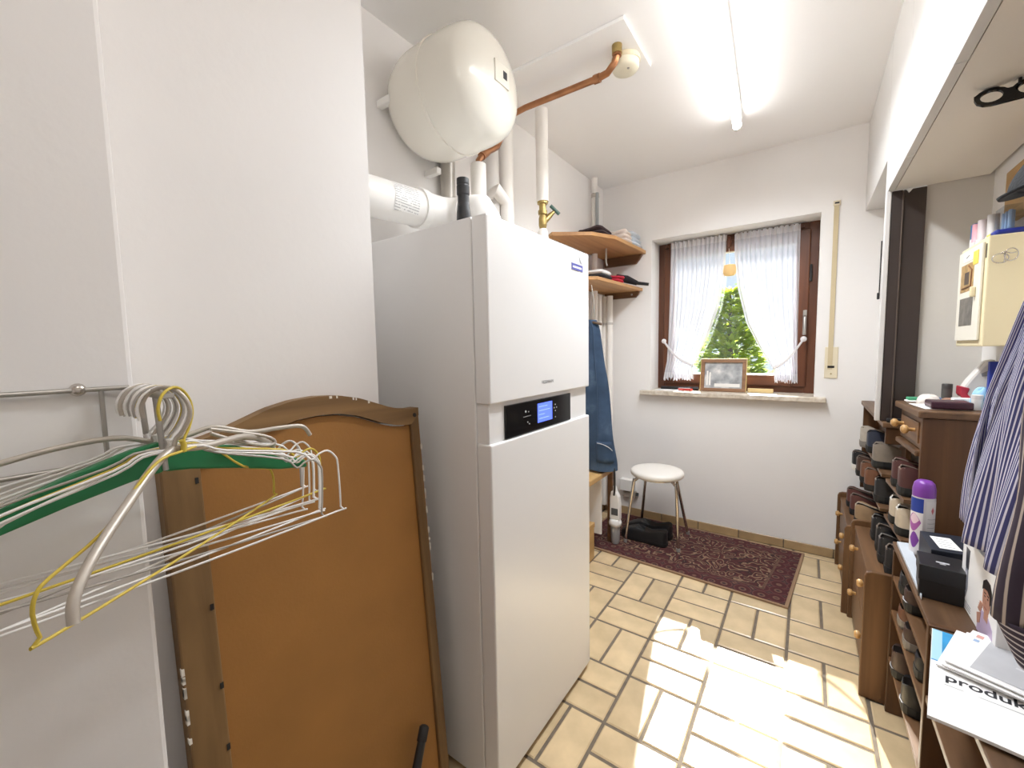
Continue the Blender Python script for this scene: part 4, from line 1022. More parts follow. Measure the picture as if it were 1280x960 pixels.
# dark folding panel standing on the far hutch, with its pale edge post
fd = thing('folding_door', 'tall dark brown folding door with a white edge post under the cupboards', 'door', (0.285, 2.15, 0.928))
box(0.224, 0.240, 2.135, 2.158, 0.9285, 1.799).build('edge_post', mat('grey_white_plastic', (0.62, 0.60, 0.58), 0.4), fd, bevel=0.003)
box(0.2405, 0.272, 2.140, 2.158, 0.9285, 1.796).build('leaf', DKBROWN, fd, bevel=0.003)
box(0.2725, 0.337, 2.146, 2.160, 0.9285, 1.796).build('leaf', DKBROWN, fd, bevel=0.003)
MB().tube([(0.2725, 2.139, 0.94), (0.2725, 2.139, 1.79)], 0.0025, 6).build('hinge_bead', mat('worn_brown', (0.10, 0.075, 0.06), 0.4), fd)
MB().prism([(0.278, 1.797), (0.300, 1.797), (0.288, 1.782)], 1, 2.1385, 2.1455).build('torn_paper', PAPER, fd)
fh = box(0.213, 0.2215, 2.142, 2.152, 1.40, 1.425).build('latch', BLACK, fd, bevel=0.002)
MB().tube([(0.2195, 2.147, 1.42), (0.2195, 2.147, 1.62)], 0.002, 6).build('pull_wire', BLACK, fh)

# ------------------------------------------------------------------ shoe cabinets, hutches
def shoe_cabinet(label, x, y0, y1, h, panel_front):
    t = thing('shoe_cabinet', label, 'cabinet', (x+0.15, (y0+y1)/2, 0), 'low oak shoe cabinets')
    for k, yy in enumerate((y0, y1-0.018)):
        hh = h + 0.012
        pts = [(x, 0.0008), (x, hh-0.02), (x+0.006, hh-0.006), (x+0.02, hh), (x+0.10, hh+0.002), (x+0.17, hh+0.012), (x+0.22, hh+0.035), (x+0.255, hh+0.050), (x+0.285, hh+0.052), (x+0.285, 0.0008)]
        if k == 0: pts = [(x, 0.0008), (x, hh-0.02), (x+0.006, hh-0.006), (x+0.02, hh), (x+0.285, hh), (x+0.285, 0.0008)]
        MB().prism(pts, 1, yy, yy+0.018).build('side_panel', OAKZ, t, bevel=0.003)
    box(x+0.012, x+0.285, y0+0.019, y1-0.019, h-0.030, h-0.012).build('top_board', OAK, t, bevel=0.002)
    box(x+0.03, x+0.285, y0+0.019, y1-0.019, 0.03, 0.045).build('bottom_board', OAK, t)
    box(x+0.022, x+0.030, y0+0.019, y1-0.019, 0.001, 0.028).build('plinth', OAKZ, t)
    zm = 0.218
    for z0, z1 in ((0.032, zm), (zm+0.005, h-0.034)):
        d = box(x+0.014, x+0.030, y0+0.021, y1-0.021, z0, z1).build('tip_door', OAKZ, t, bevel=0.003)
        for yy in (y0+0.06, y1-0.16):
            MB().lathe([(0.006, 0), (0.006, -0.010), (0.013, -0.014), (0.014, -0.022), (0.009, -0.028)][::-1], (x+0.014, yy, z1-0.030), 0, 14).build('knob', mat('turned_knob', (0.50, 0.29, 0.11), 0.3), d, smooth=True)
    return t
shoe_cabinet('low oak shoe cabinet with knobs, the nearer of the two on the floor', 0.184, 1.803, 2.338, 0.445, 0.2)
shoe_cabinet('low oak shoe cabinet in the far corner by the back wall, beyond the nearer one', 0.163, 2.345, 2.880, 0.405, 0.165)
OAKD = wood('oak_dark', (0.055, 0.023, 0.008), (0.125, 0.056, 0.020), 'Z')
OAKDY = wood('oak_dark_across', (0.070, 0.034, 0.015), (0.165, 0.088, 0.042), 'Y')
# far open hutch on the far cabinet
fhu = thing('shoe_hutch', 'small dark oak open shoe shelf with flat top in the far corner', 'shelf', (0.33, 2.5, 0.40))
box(0.245, 0.334, 2.100, 2.880, 0.908, 0.928).build('top_board', OAKD if False else OAKDY, fhu, bevel=0.003)
for yy, zb in ((2.108, 0.845), (2.862, 0.46)): box(0.255, 0.330, yy, yy+0.016, zb, 0.9075).build('side_panel', OAKD, fhu, bevel=0.002)
box(0.318, 0.333, 2.125, 2.861, 0.46, 0.9075).build('back_rail', OAKD, fhu)
for zz in (0.722, 0.585): box(0.252, 0.50 if False else 0.332, 2.125, 2.861, zz-0.012, zz).build('shelf', OAKDY, fhu)
tag(MB().prism([(0.255, 2.104), (0.325, 2.104), (0.318, 2.130), (0.258, 2.130)], 2, 0.9285, 0.944).build('black_pouch', BLACK, None, bevel=0.004), 'black flat pouch at the foot of the dark folding panel', 'pouch')

# dresser hutch with one drawer, shelves below
dr = thing('drawer_hutch', 'oak shoe hutch with one drawer with two turned knobs, cluttered on top', 'cabinet', (0.30, 1.79, 0.46))
DX, DY0, DY1 = 0.302, 1.79, 2.085
box(DX-0.012, RX-0.004, DY0-0.008, DY1+0.004, 0.995, 1.017).build('top_board', OAKDY, dr, bevel=0.004)
box(DX, RX-0.006, DY0, DY0+0.017, 0.4585, 0.994).build('side_panel', OAKD, dr, bevel=0.002)
box(0.44, RX-0.006, DY1-0.017, DY1, 0.4585, 0.994).build('side_panel', OAKD, dr, bevel=0.002)
box(DX-0.010, RX-0.008, DY0+0.0175, DY1-0.0175, 0.868, 0.886).build('drawer_rail', OAK, dr, bevel=0.005)
dw = box(DX+0.003, DX+0.019, DY0+0.021, DY1-0.021, 0.890, 0.990).build('drawer', OAK, dr, bevel=0.003)
box(DX-0.001, DX+0.004, DY0+0.04, DY1-0.04, 0.905, 0.975).build('raised_field', OAK, dw, bevel=0.003)
for yy in (1.865, 2.005):
    MB().lathe([(0.006, 0), (0.006, -0.014), (0.014, -0.020), (0.015, -0.028), (0.008, -0.035)][::-1], (DX-0.001, yy, 0.945), 0, 16).build('knob', mat('turned_knob', (0.50, 0.29, 0.11), 0.3), dw, smooth=True)
for zz in (0.722, 0.585): box(DX-0.03, RX-0.008, DY0+0.0175, DY1-0.0175, zz-0.012, zz).build('shelf', OAKDY, dr)
dr.rotation_euler.z = radians(3.0)

# ------------------------------------------------------------------ shoes on the hutches (heels to the room)
SL = [
 ('grey beige casual shoe on the far end of the top row', L_GRYB, S_GRY, 0.229, 2.66, 0.7225, L_CREAM),
 ('navy black shoe second from the far end of the top row', L_NAVY, S_BLK, 0.243, 2.54, 0.7225, L_BLK),
 ('taupe grey shoe with black sole in the top row below the drawer', L_TAUPE, S_BLK, 0.235, 2.24, 0.7225, L_TAUPE),
 ('maroon shoe in the top row, the farther of the maroon pair', L_MAR, S_BLK, 0.262, 1.98, 0.7225, None),
 ('maroon shoe in the top row, the nearer of the maroon pair', L_MAR, S_BLK, 0.265, 1.87, 0.7225, None),
 ('black trainer with white sole at the far end of the middle row', L_BLK, S_WHT, 0.208, 2.74, 0.5855, None),
 ('dark brown shoe in the middle row beside the white soled trainer', L_DKB, S_BLK, 0.216, 2.62, 0.5855, None),
 ('brown leather shoe in the middle row, the farther of the brown pair', L_BRN, S_BLK, 0.222, 2.50, 0.5855, None),
 ('brown leather shoe in the middle row, the nearer of the brown pair', L_BRN, S_BLK, 0.226, 2.38, 0.5855, None),
 ('black shoe in the middle row between the brown and the cream shoes', L_BLK, S_BLK, 0.244, 2.22, 0.5855, None),
 ('cream trainer in the middle row, the farther of the cream pair', L_CREAM, S_BLK, 0.262, 1.98, 0.5855, S_WHT),
 ('cream trainer in the middle row right behind the purple spray can', L_CREAM, S_BLK, 0.264, 1.87, 0.5855, S_WHT),
 ('burgundy shoe at the far end of the bottom row', L_BURG, S_BLK, 0.192, 2.72, 0.3938, None),
 ('burgundy shoe second in the bottom row beside the tan shoe', L_BURG, S_BLK, 0.197, 2.60, 0.3938, None),
 ('tan beige shoe with dark sole in the bottom row', L_TAN, S_BLK, 0.206, 2.47, 0.3938, L_CREAM),
 ('black shoe in the bottom row on the nearer cabinet, farthest of the four', L_BLK, S_BLK, 0.238, 2.19, 0.4338, S_GRY),
 ('black shoe in the bottom row on the nearer cabinet, second from far', L_BLK, S_BLK, 0.240, 2.08, 0.4338, None),
 ('black shoe with grey edging in the bottom row, second from near', L_BLK, S_BLK, 0.236, 1.975, 0.4338, S_GRY),
 ('black shoe in the bottom row nearest the shoe rack', L_BLK, S_BLK, 0.244, 1.880, 0.4338, None),
]
rr = random.Random(5)
PIPE = mat('shoe_piping', (0.20, 0.15, 0.115), 0.6)
for lb, up, so, x, y, z, tr in SL:
    tr = tr or PIPE
    shoe(lb, up, so, x, y, z, rr.uniform(-3, 3), 1.42, 0.030, tr, scale=rr.uniform(0.96, 1.02))

# ------------------------------------------------------------------ near shoe rack (two open bays)
rk = thing('shoe_rack', 'low dark oak open shoe rack in the right foreground', 'rack', (0.37, 1.2, 0))
KX, KT = 0.25, 0.585
for k, (y0, y1) in enumerate(((1.30, 1.785), (0.62, 1.276))):
    box(KX-0.002, RX-0.002, y0-0.012 if k == 0 else y0, y1, KT-0.016, KT).build('top_board', OAKDY, rk, bevel=0.002)
box(KX, RX-0.002, 1.768, 1.784, 0.0008, KT-0.0265).build('side_panel', OAKD, rk, bevel=0.002)
box(KX-0.004, RX-0.002, 1.278, 1.297, 0.0008, KT+0.002).build('divider', OAKD, rk, bevel=0.002)
box(KX, RX-0.002, 0.60, 0.618, 0.0008, KT).build('side_panel', OAKD, rk, bevel=0.002)
for zz in (0.478, 0.362, 0.200): box(KX+0.001, RX-0.004, 1.299, 1.766, zz-0.014, zz).build('shelf', OAK, rk, bevel=0.0015)
for zz in (0.42, 0.21): box(KX-0.002, 0.345, 0.62, 1.276, zz-0.016, zz).build('shelf', OAK, rk, bevel=0.0015)
RS = [
 ('dark shoe on the top shelf of the near rack, farther one', L_BLK, S_BLK, 0.252, 1.655, 0.4785, None),
 ('dark shoe with pale welt on the top shelf of the near rack', L_DKB, S_BLK, 0.248, 1.555, 0.4785, S_GRY),
 ('brown shoe on the middle shelf of the near rack, farthest', L_BRN, S_GRY, 0.256, 1.675, 0.3625, None),
 ('brown shoe on the middle shelf of the near rack, in the centre', L_DKB, S_GRY, 0.252, 1.565, 0.3625, S_BEI),
 ('dark shoe on the middle shelf of the near rack beside the divider', L_BLK, S_BLK, 0.256, 1.435, 0.3625, None),
 ('dark shoe with white stitched welt on the bottom shelf, farther one', L_DKB, S_BLK, 0.246, 1.675, 0.2005, S_GRY),
 ('dark shoe with white stitched welt on the bottom shelf, nearer one', L_BLK, S_BLK, 0.248, 1.525, 0.2005, S_GRY),
]
for lb, up, so, x, y, z, tr in RS:
    t = shoe(lb, up, so, x, y, z, rr.uniform(-2, 2), 1.35 if z < 0.3 else 1.0, 0.030, None, group='shoes in the near rack', scale=0.92)
    if 'welt' in lb:
        for ch in t.children:
            if ch.name.startswith('sole'):
                pass
        MB().tube([(0.10, -0.036, 0.028), (0.04, -0.0355, 0.029), (0.015, -0.031, 0.029), (0.0, -0.018, 0.029), (-0.003, 0, 0.029), (0.0, 0.018, 0.029), (0.015, 0.031, 0.029), (0.04, 0.0355, 0.029), (0.10, 0.036, 0.028)], 0.0016, 5).build('welt_stitching', mat('pale_stitch', (0.55, 0.56, 0.58), 0.9), t)

# ------------------------------------------------------------------ things on the near rack
KZ = KT + 0.0006
spc = thing('spray_can', 'tall spray can with purple cap standing on the shoe rack', 'spray can', (0.300, 1.715, KZ))
SCX, SCY = 0.302, 1.715
MB().lathe([(0.024, 0), (0.0265, 0.004), (0.0265, 0.178), (0.0245, 0.186)], (SCX, SCY, KZ), 2, 28).build('body', mat('silver_print', (0.60, 0.58, 0.58), 0.35, 0.2), spc, smooth=True)
PURP = mat('purple_plastic', (0.20, 0.05, 0.34), 0.3)
MB().lathe([(0.0262, 0.182), (0.0262, 0.205), (0.023, 0.222), (0.016, 0.230), (0.004, 0.232)], (SCX, SCY, KZ), 2, 28).build('cap', PURP, spc, smooth=True)
def wrap(a0, a1, z0, z1, r, name, m, par, fnz=None, n=10):
    def fn(u, v):
        a = radians(a0 + (a1-a0)*u); zb, zt = (z0, z1) if fnz is None else fnz(u)
        return (SCX + r*cos(a), SCY + r*sin(a), KZ + zb + (zt-zb)*v)
    return MB().grid(fn, n, 4).build(name, m, par, smooth=True)
fl_ = wrap(170, 262, 0.004, 0.178, 0.02685, 'front_print', mat('white_print', (0.78, 0.75, 0.76), 0.35), spc)
wrap(160, 262, 0.135, 0.178, 0.02705, 'blue_band', mat('deep_blue_print', (0.02, 0.05, 0.30), 0.35), spc)
wrap(175, 255, 0, 0, 0.02712, 'lilac_oval', mat('lilac_print', (0.36, 0.10, 0.36), 0.35), spc, lambda u: (0.105-0.030*sin(pi*u), 0.105+0.026*sin(pi*u)), 14)
wrap(190, 245, 0, 0, 0.02725, 'petal_print', mat('pink_print', (0.76, 0.58, 0.66), 0.35), spc, lambda u: (0.112-0.014*sin(pi*u), 0.112+0.018*sin(pi*u)), 12)
wrap(195, 250, 0, 0, 0.02712, 'purple_oval', PURP, spc, lambda u: (0.050-0.026*sin(pi*u), 0.050+0.024*sin(pi*u)), 14)
wrap(276, 352, 0.008, 0.172, 0.02685, 'back_label', mat('grey_label', (0.66, 0.64, 0.64), 0.4), spc)
wrap(300, 318, 0, 0, 0.0271, 'hazard_diamond', mat('red_print', (0.45, 0.10, 0.12), 0.4), spc, lambda u: (0.145-0.012*(1-abs(2*u-1)), 0.145+0.012*(1-abs(2*u-1))), 9)
for k in range(8): wrap(284, 340-6*(k % 3), 0.118-0.013*k, 0.1195-0.013*k, 0.0271, 'small_print', GREYINK, spc)

def obox(name, label, cat, x0, x1, y0, y1, z0, z1, m, rz=0, bevel=0.002, group=None):
    mb = box(x0, x1, y0, y1, z0, z1); cx, cy = (x0+x1)/2, (y0+y1)/2; a = radians(rz)
    mb.v = [(cx+(x-cx)*cos(a)-(y-cy)*sin(a), cy+(x-cx)*sin(a)+(y-cy)*cos(a), z) for x, y, z in mb.v]
    t = thing(name, label, cat, (cx, cy, z0), group)
    return t, mb.build('body', m, t, bevel=bevel), (lambda p: (cx+(p[0]-cx)*cos(a)-(p[1]-cy)*sin(a), cy+(p[0]-cx)*sin(a)+(p[1]-cy)*cos(a), p[2]))
def spin(mb, f): mb.v = [f(p) for p in mb.v]; return mb

kb, _, f = obox('gift_box', 'black cardboard box with silver lettering on the shoe rack', 'box', 0.255, 0.335, 1.415, 1.505, KZ, KZ+0.058, BLACK, -6)
spin(box(0.2535, 0.3365, 1.4135, 1.5065, KZ+0.046, KZ+0.086), f).build('lid', mat('black_card', (0.014, 0.014, 0.016), 0.4), kb, bevel=0.002)
spin(box(0.292, 0.303, 1.440, 1.446, KZ+0.086, KZ+0.0866), f).build('mark', GREYINK, kb)
spin(box(0.286, 0.310, 1.449, 1.456, KZ+0.086, KZ+0.0866), f).build('mark', mat('silver_ink', (0.55, 0.55, 0.58), 0.3), kb)
bk = thing('booklet', 'pale grey booklet lying under the edge of the black box', 'booklet', (0.265, 1.6, KZ))
MB().prism([(0.2535, 1.40), (0.2545, 1.76), (0.285, 1.765), (0.278, 1.52)], 2, KZ, KZ+0.010).build('pages', mat('pale_grey_print', (0.56, 0.60, 0.65), 0.5), bk, bevel=0.001)
lf = thing('leaflet_box', 'dark box with a white paper label behind the black gift box', 'box', (0.33, 1.6, KZ))
MB().prism([(0.288, 1.52), (0.288, 1.66), (0.385, 1.67), (0.385, 1.53)], 2, KZ, KZ+0.092).build('body', mat('navy_card', (0.016, 0.02, 0.032), 0.45), lf, bevel=0.002)
MB().prism([(0.308, 1.54), (0.303, 1.625), (0.345, 1.63), (0.352, 1.545)], 2, KZ+0.0922, KZ+0.093).build('label', PAPER, lf)
for k in range(4): box(0.312, 0.341-0.004*(k % 2), 1.555+0.017*k, 1.558+0.017*k, KZ+0.093, KZ+0.0933).build('print_line', GREYINK, lf)

pbx = thing('shaver_box', 'white upright carton printed with a shaver and a dark haired man', 'box', (0.365, 1.34, KZ))
PX = 0.331
box(PX, 0.405, 1.215, 1.452, KZ, KZ+0.172).build('carton', PAPER, pbx, bevel=0.0015)
def flat(poly, m, name, h=0.0005, base=PX):
    return MB().prism(poly, 0, base-h, base-0.00005).build(name, m, pbx)
Z0 = KZ
flat([(1.425, Z0+0.150), (1.398, Z0+0.150), (1.401, Z0+0.105), (1.412, Z0+0.085), (1.422, Z0+0.105)], mat('dark_print', (0.03, 0.03, 0.04), 0.3), 'shaver_head_print')
flat([(1.421, Z0+0.100), (1.403, Z0+0.100), (1.400, Z0+0.055), (1.412, Z0+0.030), (1.424, Z0+0.055)], mat('steel_print', (0.28, 0.29, 0.36), 0.3), 'shaver_body_print', 0.0007)
flat([(1.415, Z0+0.095), (1.409, Z0+0.095), (1.409, Z0+0.045), (1.415, Z0+0.045)], mat('pale_steel_print', (0.62, 0.62, 0.68), 0.3), 'shaver_shine_print', 0.0009)
for k in range(3): flat([(1.435, Z0+0.022-0.006*k), (1.37, Z0+0.022-0.006*k), (1.37, Z0+0.020-0.006*k), (1.435, Z0+0.020-0.006*k)], GREYINK, 'print_line')
SKIN = mat('printed_skin', (0.52, 0.27, 0.19), 0.4); HAIR = mat('printed_hair', (0.018, 0.013, 0.013), 0.4); SHIRTP = mat('printed_shirt', (0.52, 0.42, 0.60), 0.4)
flat([(1.325, Z0+0.0), (1.318, Z0+0.035), (1.30, Z0+0.058), (1.262, Z0+0.060), (1.235, Z0+0.045), (1.228, Z0)], SHIRTP, 'shirt_print')
def oval(cy, cz, ry, rz, n=20): return [(cy+ry*cos(2*pi*k/n), cz+rz*sin(2*pi*k/n)) for k in range(n)]
flat([(1.286, Z0+0.070), (1.262, Z0+0.070), (1.262, Z0+0.045), (1.286, Z0+0.045)], SKIN, 'neck_print', 0.0006)
flat(oval(1.277, Z0+0.092, 0.023, 0.034), SKIN, 'face_print', 0.0008)
flat([(1.303, Z0+0.104), (1.300, Z0+0.124), (1.284, Z0+0.134), (1.262, Z0+0.132), (1.250, Z0+0.118), (1.250, Z0+0.092), (1.257, Z0+0.088), (1.258, Z0+0.104), (1.272, Z0+0.113), (1.292, Z0+0.110)], HAIR, 'hair_print', 0.0010)
for yy in (1.285, 1.268):
    flat(oval(yy, Z0+0.096, 0.0042, 0.0018, 10), HAIR, 'eye_print', 0.0010)
    flat([(yy-0.006, Z0+0.1015), (yy+0.006, Z0+0.1015), (yy+0.005, Z0+0.104), (yy-0.005, Z0+0.104)], HAIR, 'brow_print', 0.0010)
flat([(1.286, Z0+0.0735), (1.270, Z0+0.0735), (1.272, Z0+0.0695), (1.284, Z0+0.0695)], mat('printed_lips', (0.35, 0.12, 0.10), 0.4), 'mouth_print', 0.0010)
flat([(1.283, Z0+0.081), (1.276, Z0+0.081), (1.278, Z0+0.092)], mat('printed_nose', (0.42, 0.20, 0.14), 0.4), 'nose_print', 0.0010)
for k in range(4): flat(oval(1.313-0.003*k, Z0+0.052+0.006*k, 0.010, 0.0034, 10), SKIN, 'finger_print', 0.0011)
flat([(1.327, Z0+0.038), (1.302, Z0+0.050), (1.306, Z0+0.024), (1.322, Z0+0.016)], SKIN, 'hand_print', 0.0010)

# brochure and leaflets in the near foreground
br = thing('brochure', 'white brochure with a blue top band and the word produkt on the rack', 'brochure', (0.32, 1.08, KZ))
BRO = Vector((0.187, 0.945, 0)); bU = Vector((0.985, -0.170, 0)); bV = Vector((0.191, 0.982, 0))   # across, up the page
def bp(u, v, z): return tuple(BRO + bU*u + bV*v + Vector((0, 0, z)))
def page(u0, u1, v0, v1, z0, z1, m, name, par, wav=0.0, P=bp, n=10):
    mb = MB()
    fn = lambda dz: (lambda a, b: P(u0+(u1-u0)*a, v0+(v1-v0)*b, dz + wav*sin(a*4.0+0.6)*(1-b)**2))
    t = MB().grid(fn(z1), n, n); k = len(t.v)
    mb.add(t.v, t.f); t2 = MB().grid(fn(z0), n, n); mb.add(t2.v, t2.f)
    rim = [i for i in range(n)] + [j*n+n-1 for j in range(1, n)] + [(n-1)*n+i for i in range(n-2, -1, -1)] + [j*n for j in range(n-2, 0, -1)]
    for a, b in zip(rim, rim[1:]+rim[:1]): mb.f.append((a, b, k+b, k+a))
    return mb.build(name, m, par)
page(0, 0.225, 0, 0.315, KZ+0.003, KZ+0.0085, PAPER, 'cover', br, 0.002)
page(0.001, 0.224, 0.185, 0.314, KZ+0.0086, KZ+0.0090, BLUEPRINT, 'blue_band', br)
page(0.001, 0.016, 0.188, 0.312, KZ+0.0090, KZ+0.0093, mat('painted_blue_shine', (0.42, 0.68, 0.86), 0.35), 'spine_shine', br)  # paler blue strip, a highlight painted along the spine
tm = Matrix(((bU.x, bV.x, 0, 0), (bU.y, bV.y, 0, 0), (0, 0, 1, 0), (0, 0, 0, 1)))
text_mesh('lettering', 'produkt', 0.034, INK, br, Matrix.Translation(bp(0.020, 0.128, KZ+0.0092)) @ tm @ Matrix.Diagonal((1.0, 0.95, 1, 1)), 0.0002, 0.0006)
page(0.02, 0.19, 0.112, 0.1135, KZ+0.0090, KZ+0.0093, GREYINK, 'rule_line', br)
LO = Vector((0.239, 1.108, 0)); lU = Vector((0.917, -0.398, 0)); lV = Vector((0.42, 0.907, 0))
def mk(dx, dy, da):
    ca, sa = cos(radians(da)), sin(radians(da))
    R2 = lambda v: Vector((v.x*ca - v.y*sa, v.x*sa + v.y*ca, 0))
    U, V = R2(lU), R2(lV); O = LO + Vector((dx, dy, 0))
    return lambda u, v, z: tuple(O + U*u + V*v + Vector((0, 0, z)))
leaves = [(-0.013, -0.004, 4.0), (-0.006, -0.008, 1.5), (0.0, 0.0, 0.0)]
for k, (dx, dy, da) in enumerate(leaves):
    P = mk(dx, dy, da); z = KZ + 0.0115 + 0.0050*k
    lt = thing('leaflet', ['white leaflet at the bottom of the fanned pile on the brochure', 'white leaflet in the middle of the fanned pile on the brochure', 'white leaflet with a large grey picture on top of the brochure'][k], 'leaflet', P(0.1, 0.08, z), 'leaflets on the brochure')
    page(0, 0.24, 0, 0.172, z, z+0.0022, PAPER, 'sheet', lt, 0.0015, P)
    if k == 2:
        page(0.030, 0.235, 0.014, 0.150, z+0.0024, z+0.0027, GREYPAPER, 'grey_picture', lt, 0.0015, P)
        page(0.075, 0.20, 0.066, 0.086, z+0.0028, z+0.0031, mat('pale_grey_ink', (0.62, 0.62, 0.64), 0.5), 'pale_bar', lt, 0.0, P)
        page(0.128, 0.138, 0.064, 0.075, z+0.0034, z+0.0037, INK, 'dark_square', lt, 0.0, P, 4)
        page(0.010, 0.020, 0.145, 0.158, z+0.0026, z+0.0029, mat('red_print2', (0.65, 0.35, 0.30), 0.5), 'red_mark', lt, 0.0, P, 4)
        page(0.010, 0.018, 0.125, 0.135, z+0.0026, z+0.0029, mat('blue_mark', (0.30, 0.42, 0.62), 0.5), 'blue_mark', lt, 0.0, P, 4)

# ------------------------------------------------------------------ cream wall cabinet and what is on it
wc = thing('wall_cabinet', 'small cream wall cabinet with two pictures stuck on its door', 'cabinet', (0.455, 1.9, 1.215))
CX0, CY0, CY1, CZ0, CZ1 = 0.412, 1.775, 2.030, 1.216, 1.530
box(CX0, RX-0.001, CY0, CY1, CZ0, CZ1).build('body', CREAM_P, wc, bevel=0.003)
wd_ = box(CX0-0.007, CX0-0.0005, CY0+0.022, CY1-0.012, CZ0+0.018, CZ1-0.012).build('door', mat('cream_white', (0.80, 0.76, 0.66), 0.4), wc, bevel=0.002)
box(CX0-0.0078, CX0-0.0071, 1.858, 1.985, 1.388, 1.474).build('upper_picture', mat('ochre_photo', (0.46, 0.30, 0.13), 0.4, var=0.45, vscale=40), wd_)
box(CX0-0.0082, CX0-0.0078, 1.90, 1.945, 1.41, 1.448).build('picture_block', mat('brown_photo', (0.10, 0.075, 0.06), 0.4), wd_)
MB().tube([(CX0-0.0082, 1.965, 1.40), (CX0-0.0082, 1.875, 1.402), (CX0-0.0082, 1.872, 1.45), (CX0-0.0082, 1.905, 1.466)], 0.0025, 6).build('picture_arm', mat('brown_photo2', (0.20, 0.085, 0.035), 0.4), wd_)
box(CX0-0.0078, CX0-0.0071, 1.852, 1.980, 1.281, 1.368).build('lower_picture', mat('grey_photo', (0.18, 0.165, 0.145), 0.4, var=0.4, vscale=45), wd_)
box(CX0-0.0082, CX0-0.0071, 1.822, 1.868, 1.462, 1.502).build('yellow_note', mat('yellow_paper', (0.78, 0.58, 0.10), 0.7), wd_)
box(CX0-0.0080, CX0-0.0071, 1.875, 1.965, 1.482, 1.507).build('white_note', mat('note_white', (0.84, 0.82, 0.76), 0.6), wd_)
MB().tube([(CX0-0.008, 1.935, 1.494), (CX0-0.008, 1.905, 1.499)], 0.0015, 5).build('note_scribble', GREYINK, wd_)
box(CX0-0.018, CX0-0.007, 1.828, 1.842, 1.365, 1.395).build('catch', CREAM_P, wd_, bevel=0.003)
box(CX0-0.0015, CX0-0.0004, CY0+0.008, CY0+0.014, 1.47, 1.51).build('keyhole', BLACK, wc)
CT = CZ1 + 0.0006
pot = thing('blue_bottle', 'small blue bottle at the far end on the cream cabinet', 'bottle', (0.438, 2.0, CT))
MB().lathe([(0.016, 0), (0.017, 0.004), (0.017, 0.03)], (0.438, 2.0, CT), 2, 16).build('base', mat('white_tub', (0.66, 0.64, 0.64), 0.4), pot, smooth=True)
MB().lathe([(0.016, 0.03), (0.016, 0.075), (0.012, 0.08)], (0.438, 2.0, CT), 2, 16).build('blue_body', mat('steel_blue', (0.03, 0.13, 0.27), 0.35), pot, smooth=True)
for k, (x, y, h, c, lb) in enumerate(((0.430, 1.962, 0.070, (0.62, 0.30, 0.34), 'small pink tube standing on the cream cabinet'), (0.452, 1.945, 0.082, (0.40, 0.36, 0.34), 'grey tube standing on the cream cabinet beside the pink one'),
        (0.432, 1.918, 0.072, (0.54, 0.46, 0.46), 'greyish pink tube on the cream cabinet'), (0.444, 1.885, 0.078, (0.50, 0.47, 0.45), 'pale grey tube on the cream cabinet nearest the clear box'))):
    t = thing('cosmetic_tube', lb, 'tube', (x, y, CT), 'tubes on the cream cabinet')
    MB().lathe([(0.014, 0), (0.0145, 0.015), (0.013, 0.017), (0.013, h)], (x, y, CT), 2, 14).build('body', mat('tube_%s' % 'abcd'[k], c, 0.4), t, smooth=True)
    MB().lathe([(0.0152, 0), (0.0152, 0.014)], (x, y, CT), 2, 14).build('cap', mat('white_tub', (0.66, 0.64, 0.64), 0.4), t)
cb = thing('clear_box', 'clear plastic box of pale blue tubes on the near end of the cream cabinet', 'box', (0.468, 1.82, CT))
MB().box(0.440, 0.498, 1.785, 1.855, CT+0.016, CT+0.080).build('case', glassy('clear_plastic', (0.86, 0.89, 0.93), 0.10, 0.08), cb)
for k in range(5):
    yy = 1.796 + 0.012*k
    MB().tube([(0.455+0.007*(k % 2), yy, CT+0.018), (0.455+0.007*(k % 2), yy, CT+0.068)], 0.005, 8).build('vial', mat('pale_blue_vial', (0.28, 0.40, 0.56), 0.4), cb, smooth=True)
nv = thing('blue_pouch', 'royal blue pouch lying under the clear box on the cream cabinet', 'pouch', (0.45, 1.82, CT))
MB().box(0.425, 0.495, 1.783, 1.852, CT, CT+0.0155).build('body', mat('royal_blue', (0.015, 0.03, 0.26), 0.5), nv, bevel=0.006)
box(0.424, 0.4246, 1.82, 1.85, CT+0.004, CT+0.012).build('yellow_tag', mat('lime', (0.55, 0.55, 0.06), 0.5), nv)

# wire spectacles hanging on the cabinet side
sp = thing('wire_hook', 'bent chrome wire hook on the near side of the cream cabinet', 'hook', (0.44, 1.765, 1.44))
SY = CY0 - 0.006
def loop(cx, cz, rx, rz, n=18): return [(cx+rx*cos(2*pi*k/n), SY - 0.004, cz+rz*sin(2*pi*k/n)) for k in range(n)]
MB().tube(loop(0.434, 1.462, 0.016, 0.013), 0.0014, 6, close=True).build('ring', CHROME, sp, smooth=True)
MB().tube(loop(0.454, 1.470, 0.013, 0.017), 0.0014, 6, close=True).build('ring', CHROME, sp, smooth=True)
MB().tube(smooth_path([(0.432, SY-0.006, 1.474), (0.440, SY-0.010, 1.478), (0.452, SY-0.010, 1.473), (0.462, SY-0.008, 1.475)], 4), 0.0014, 6).build('bridge', CHROME, sp, smooth=True)
MB().tube([(0.444, SY-0.006, 1.482), (0.440, SY-0.007, 1.448)], 0.0013, 6).build('pin', CHROME, sp)

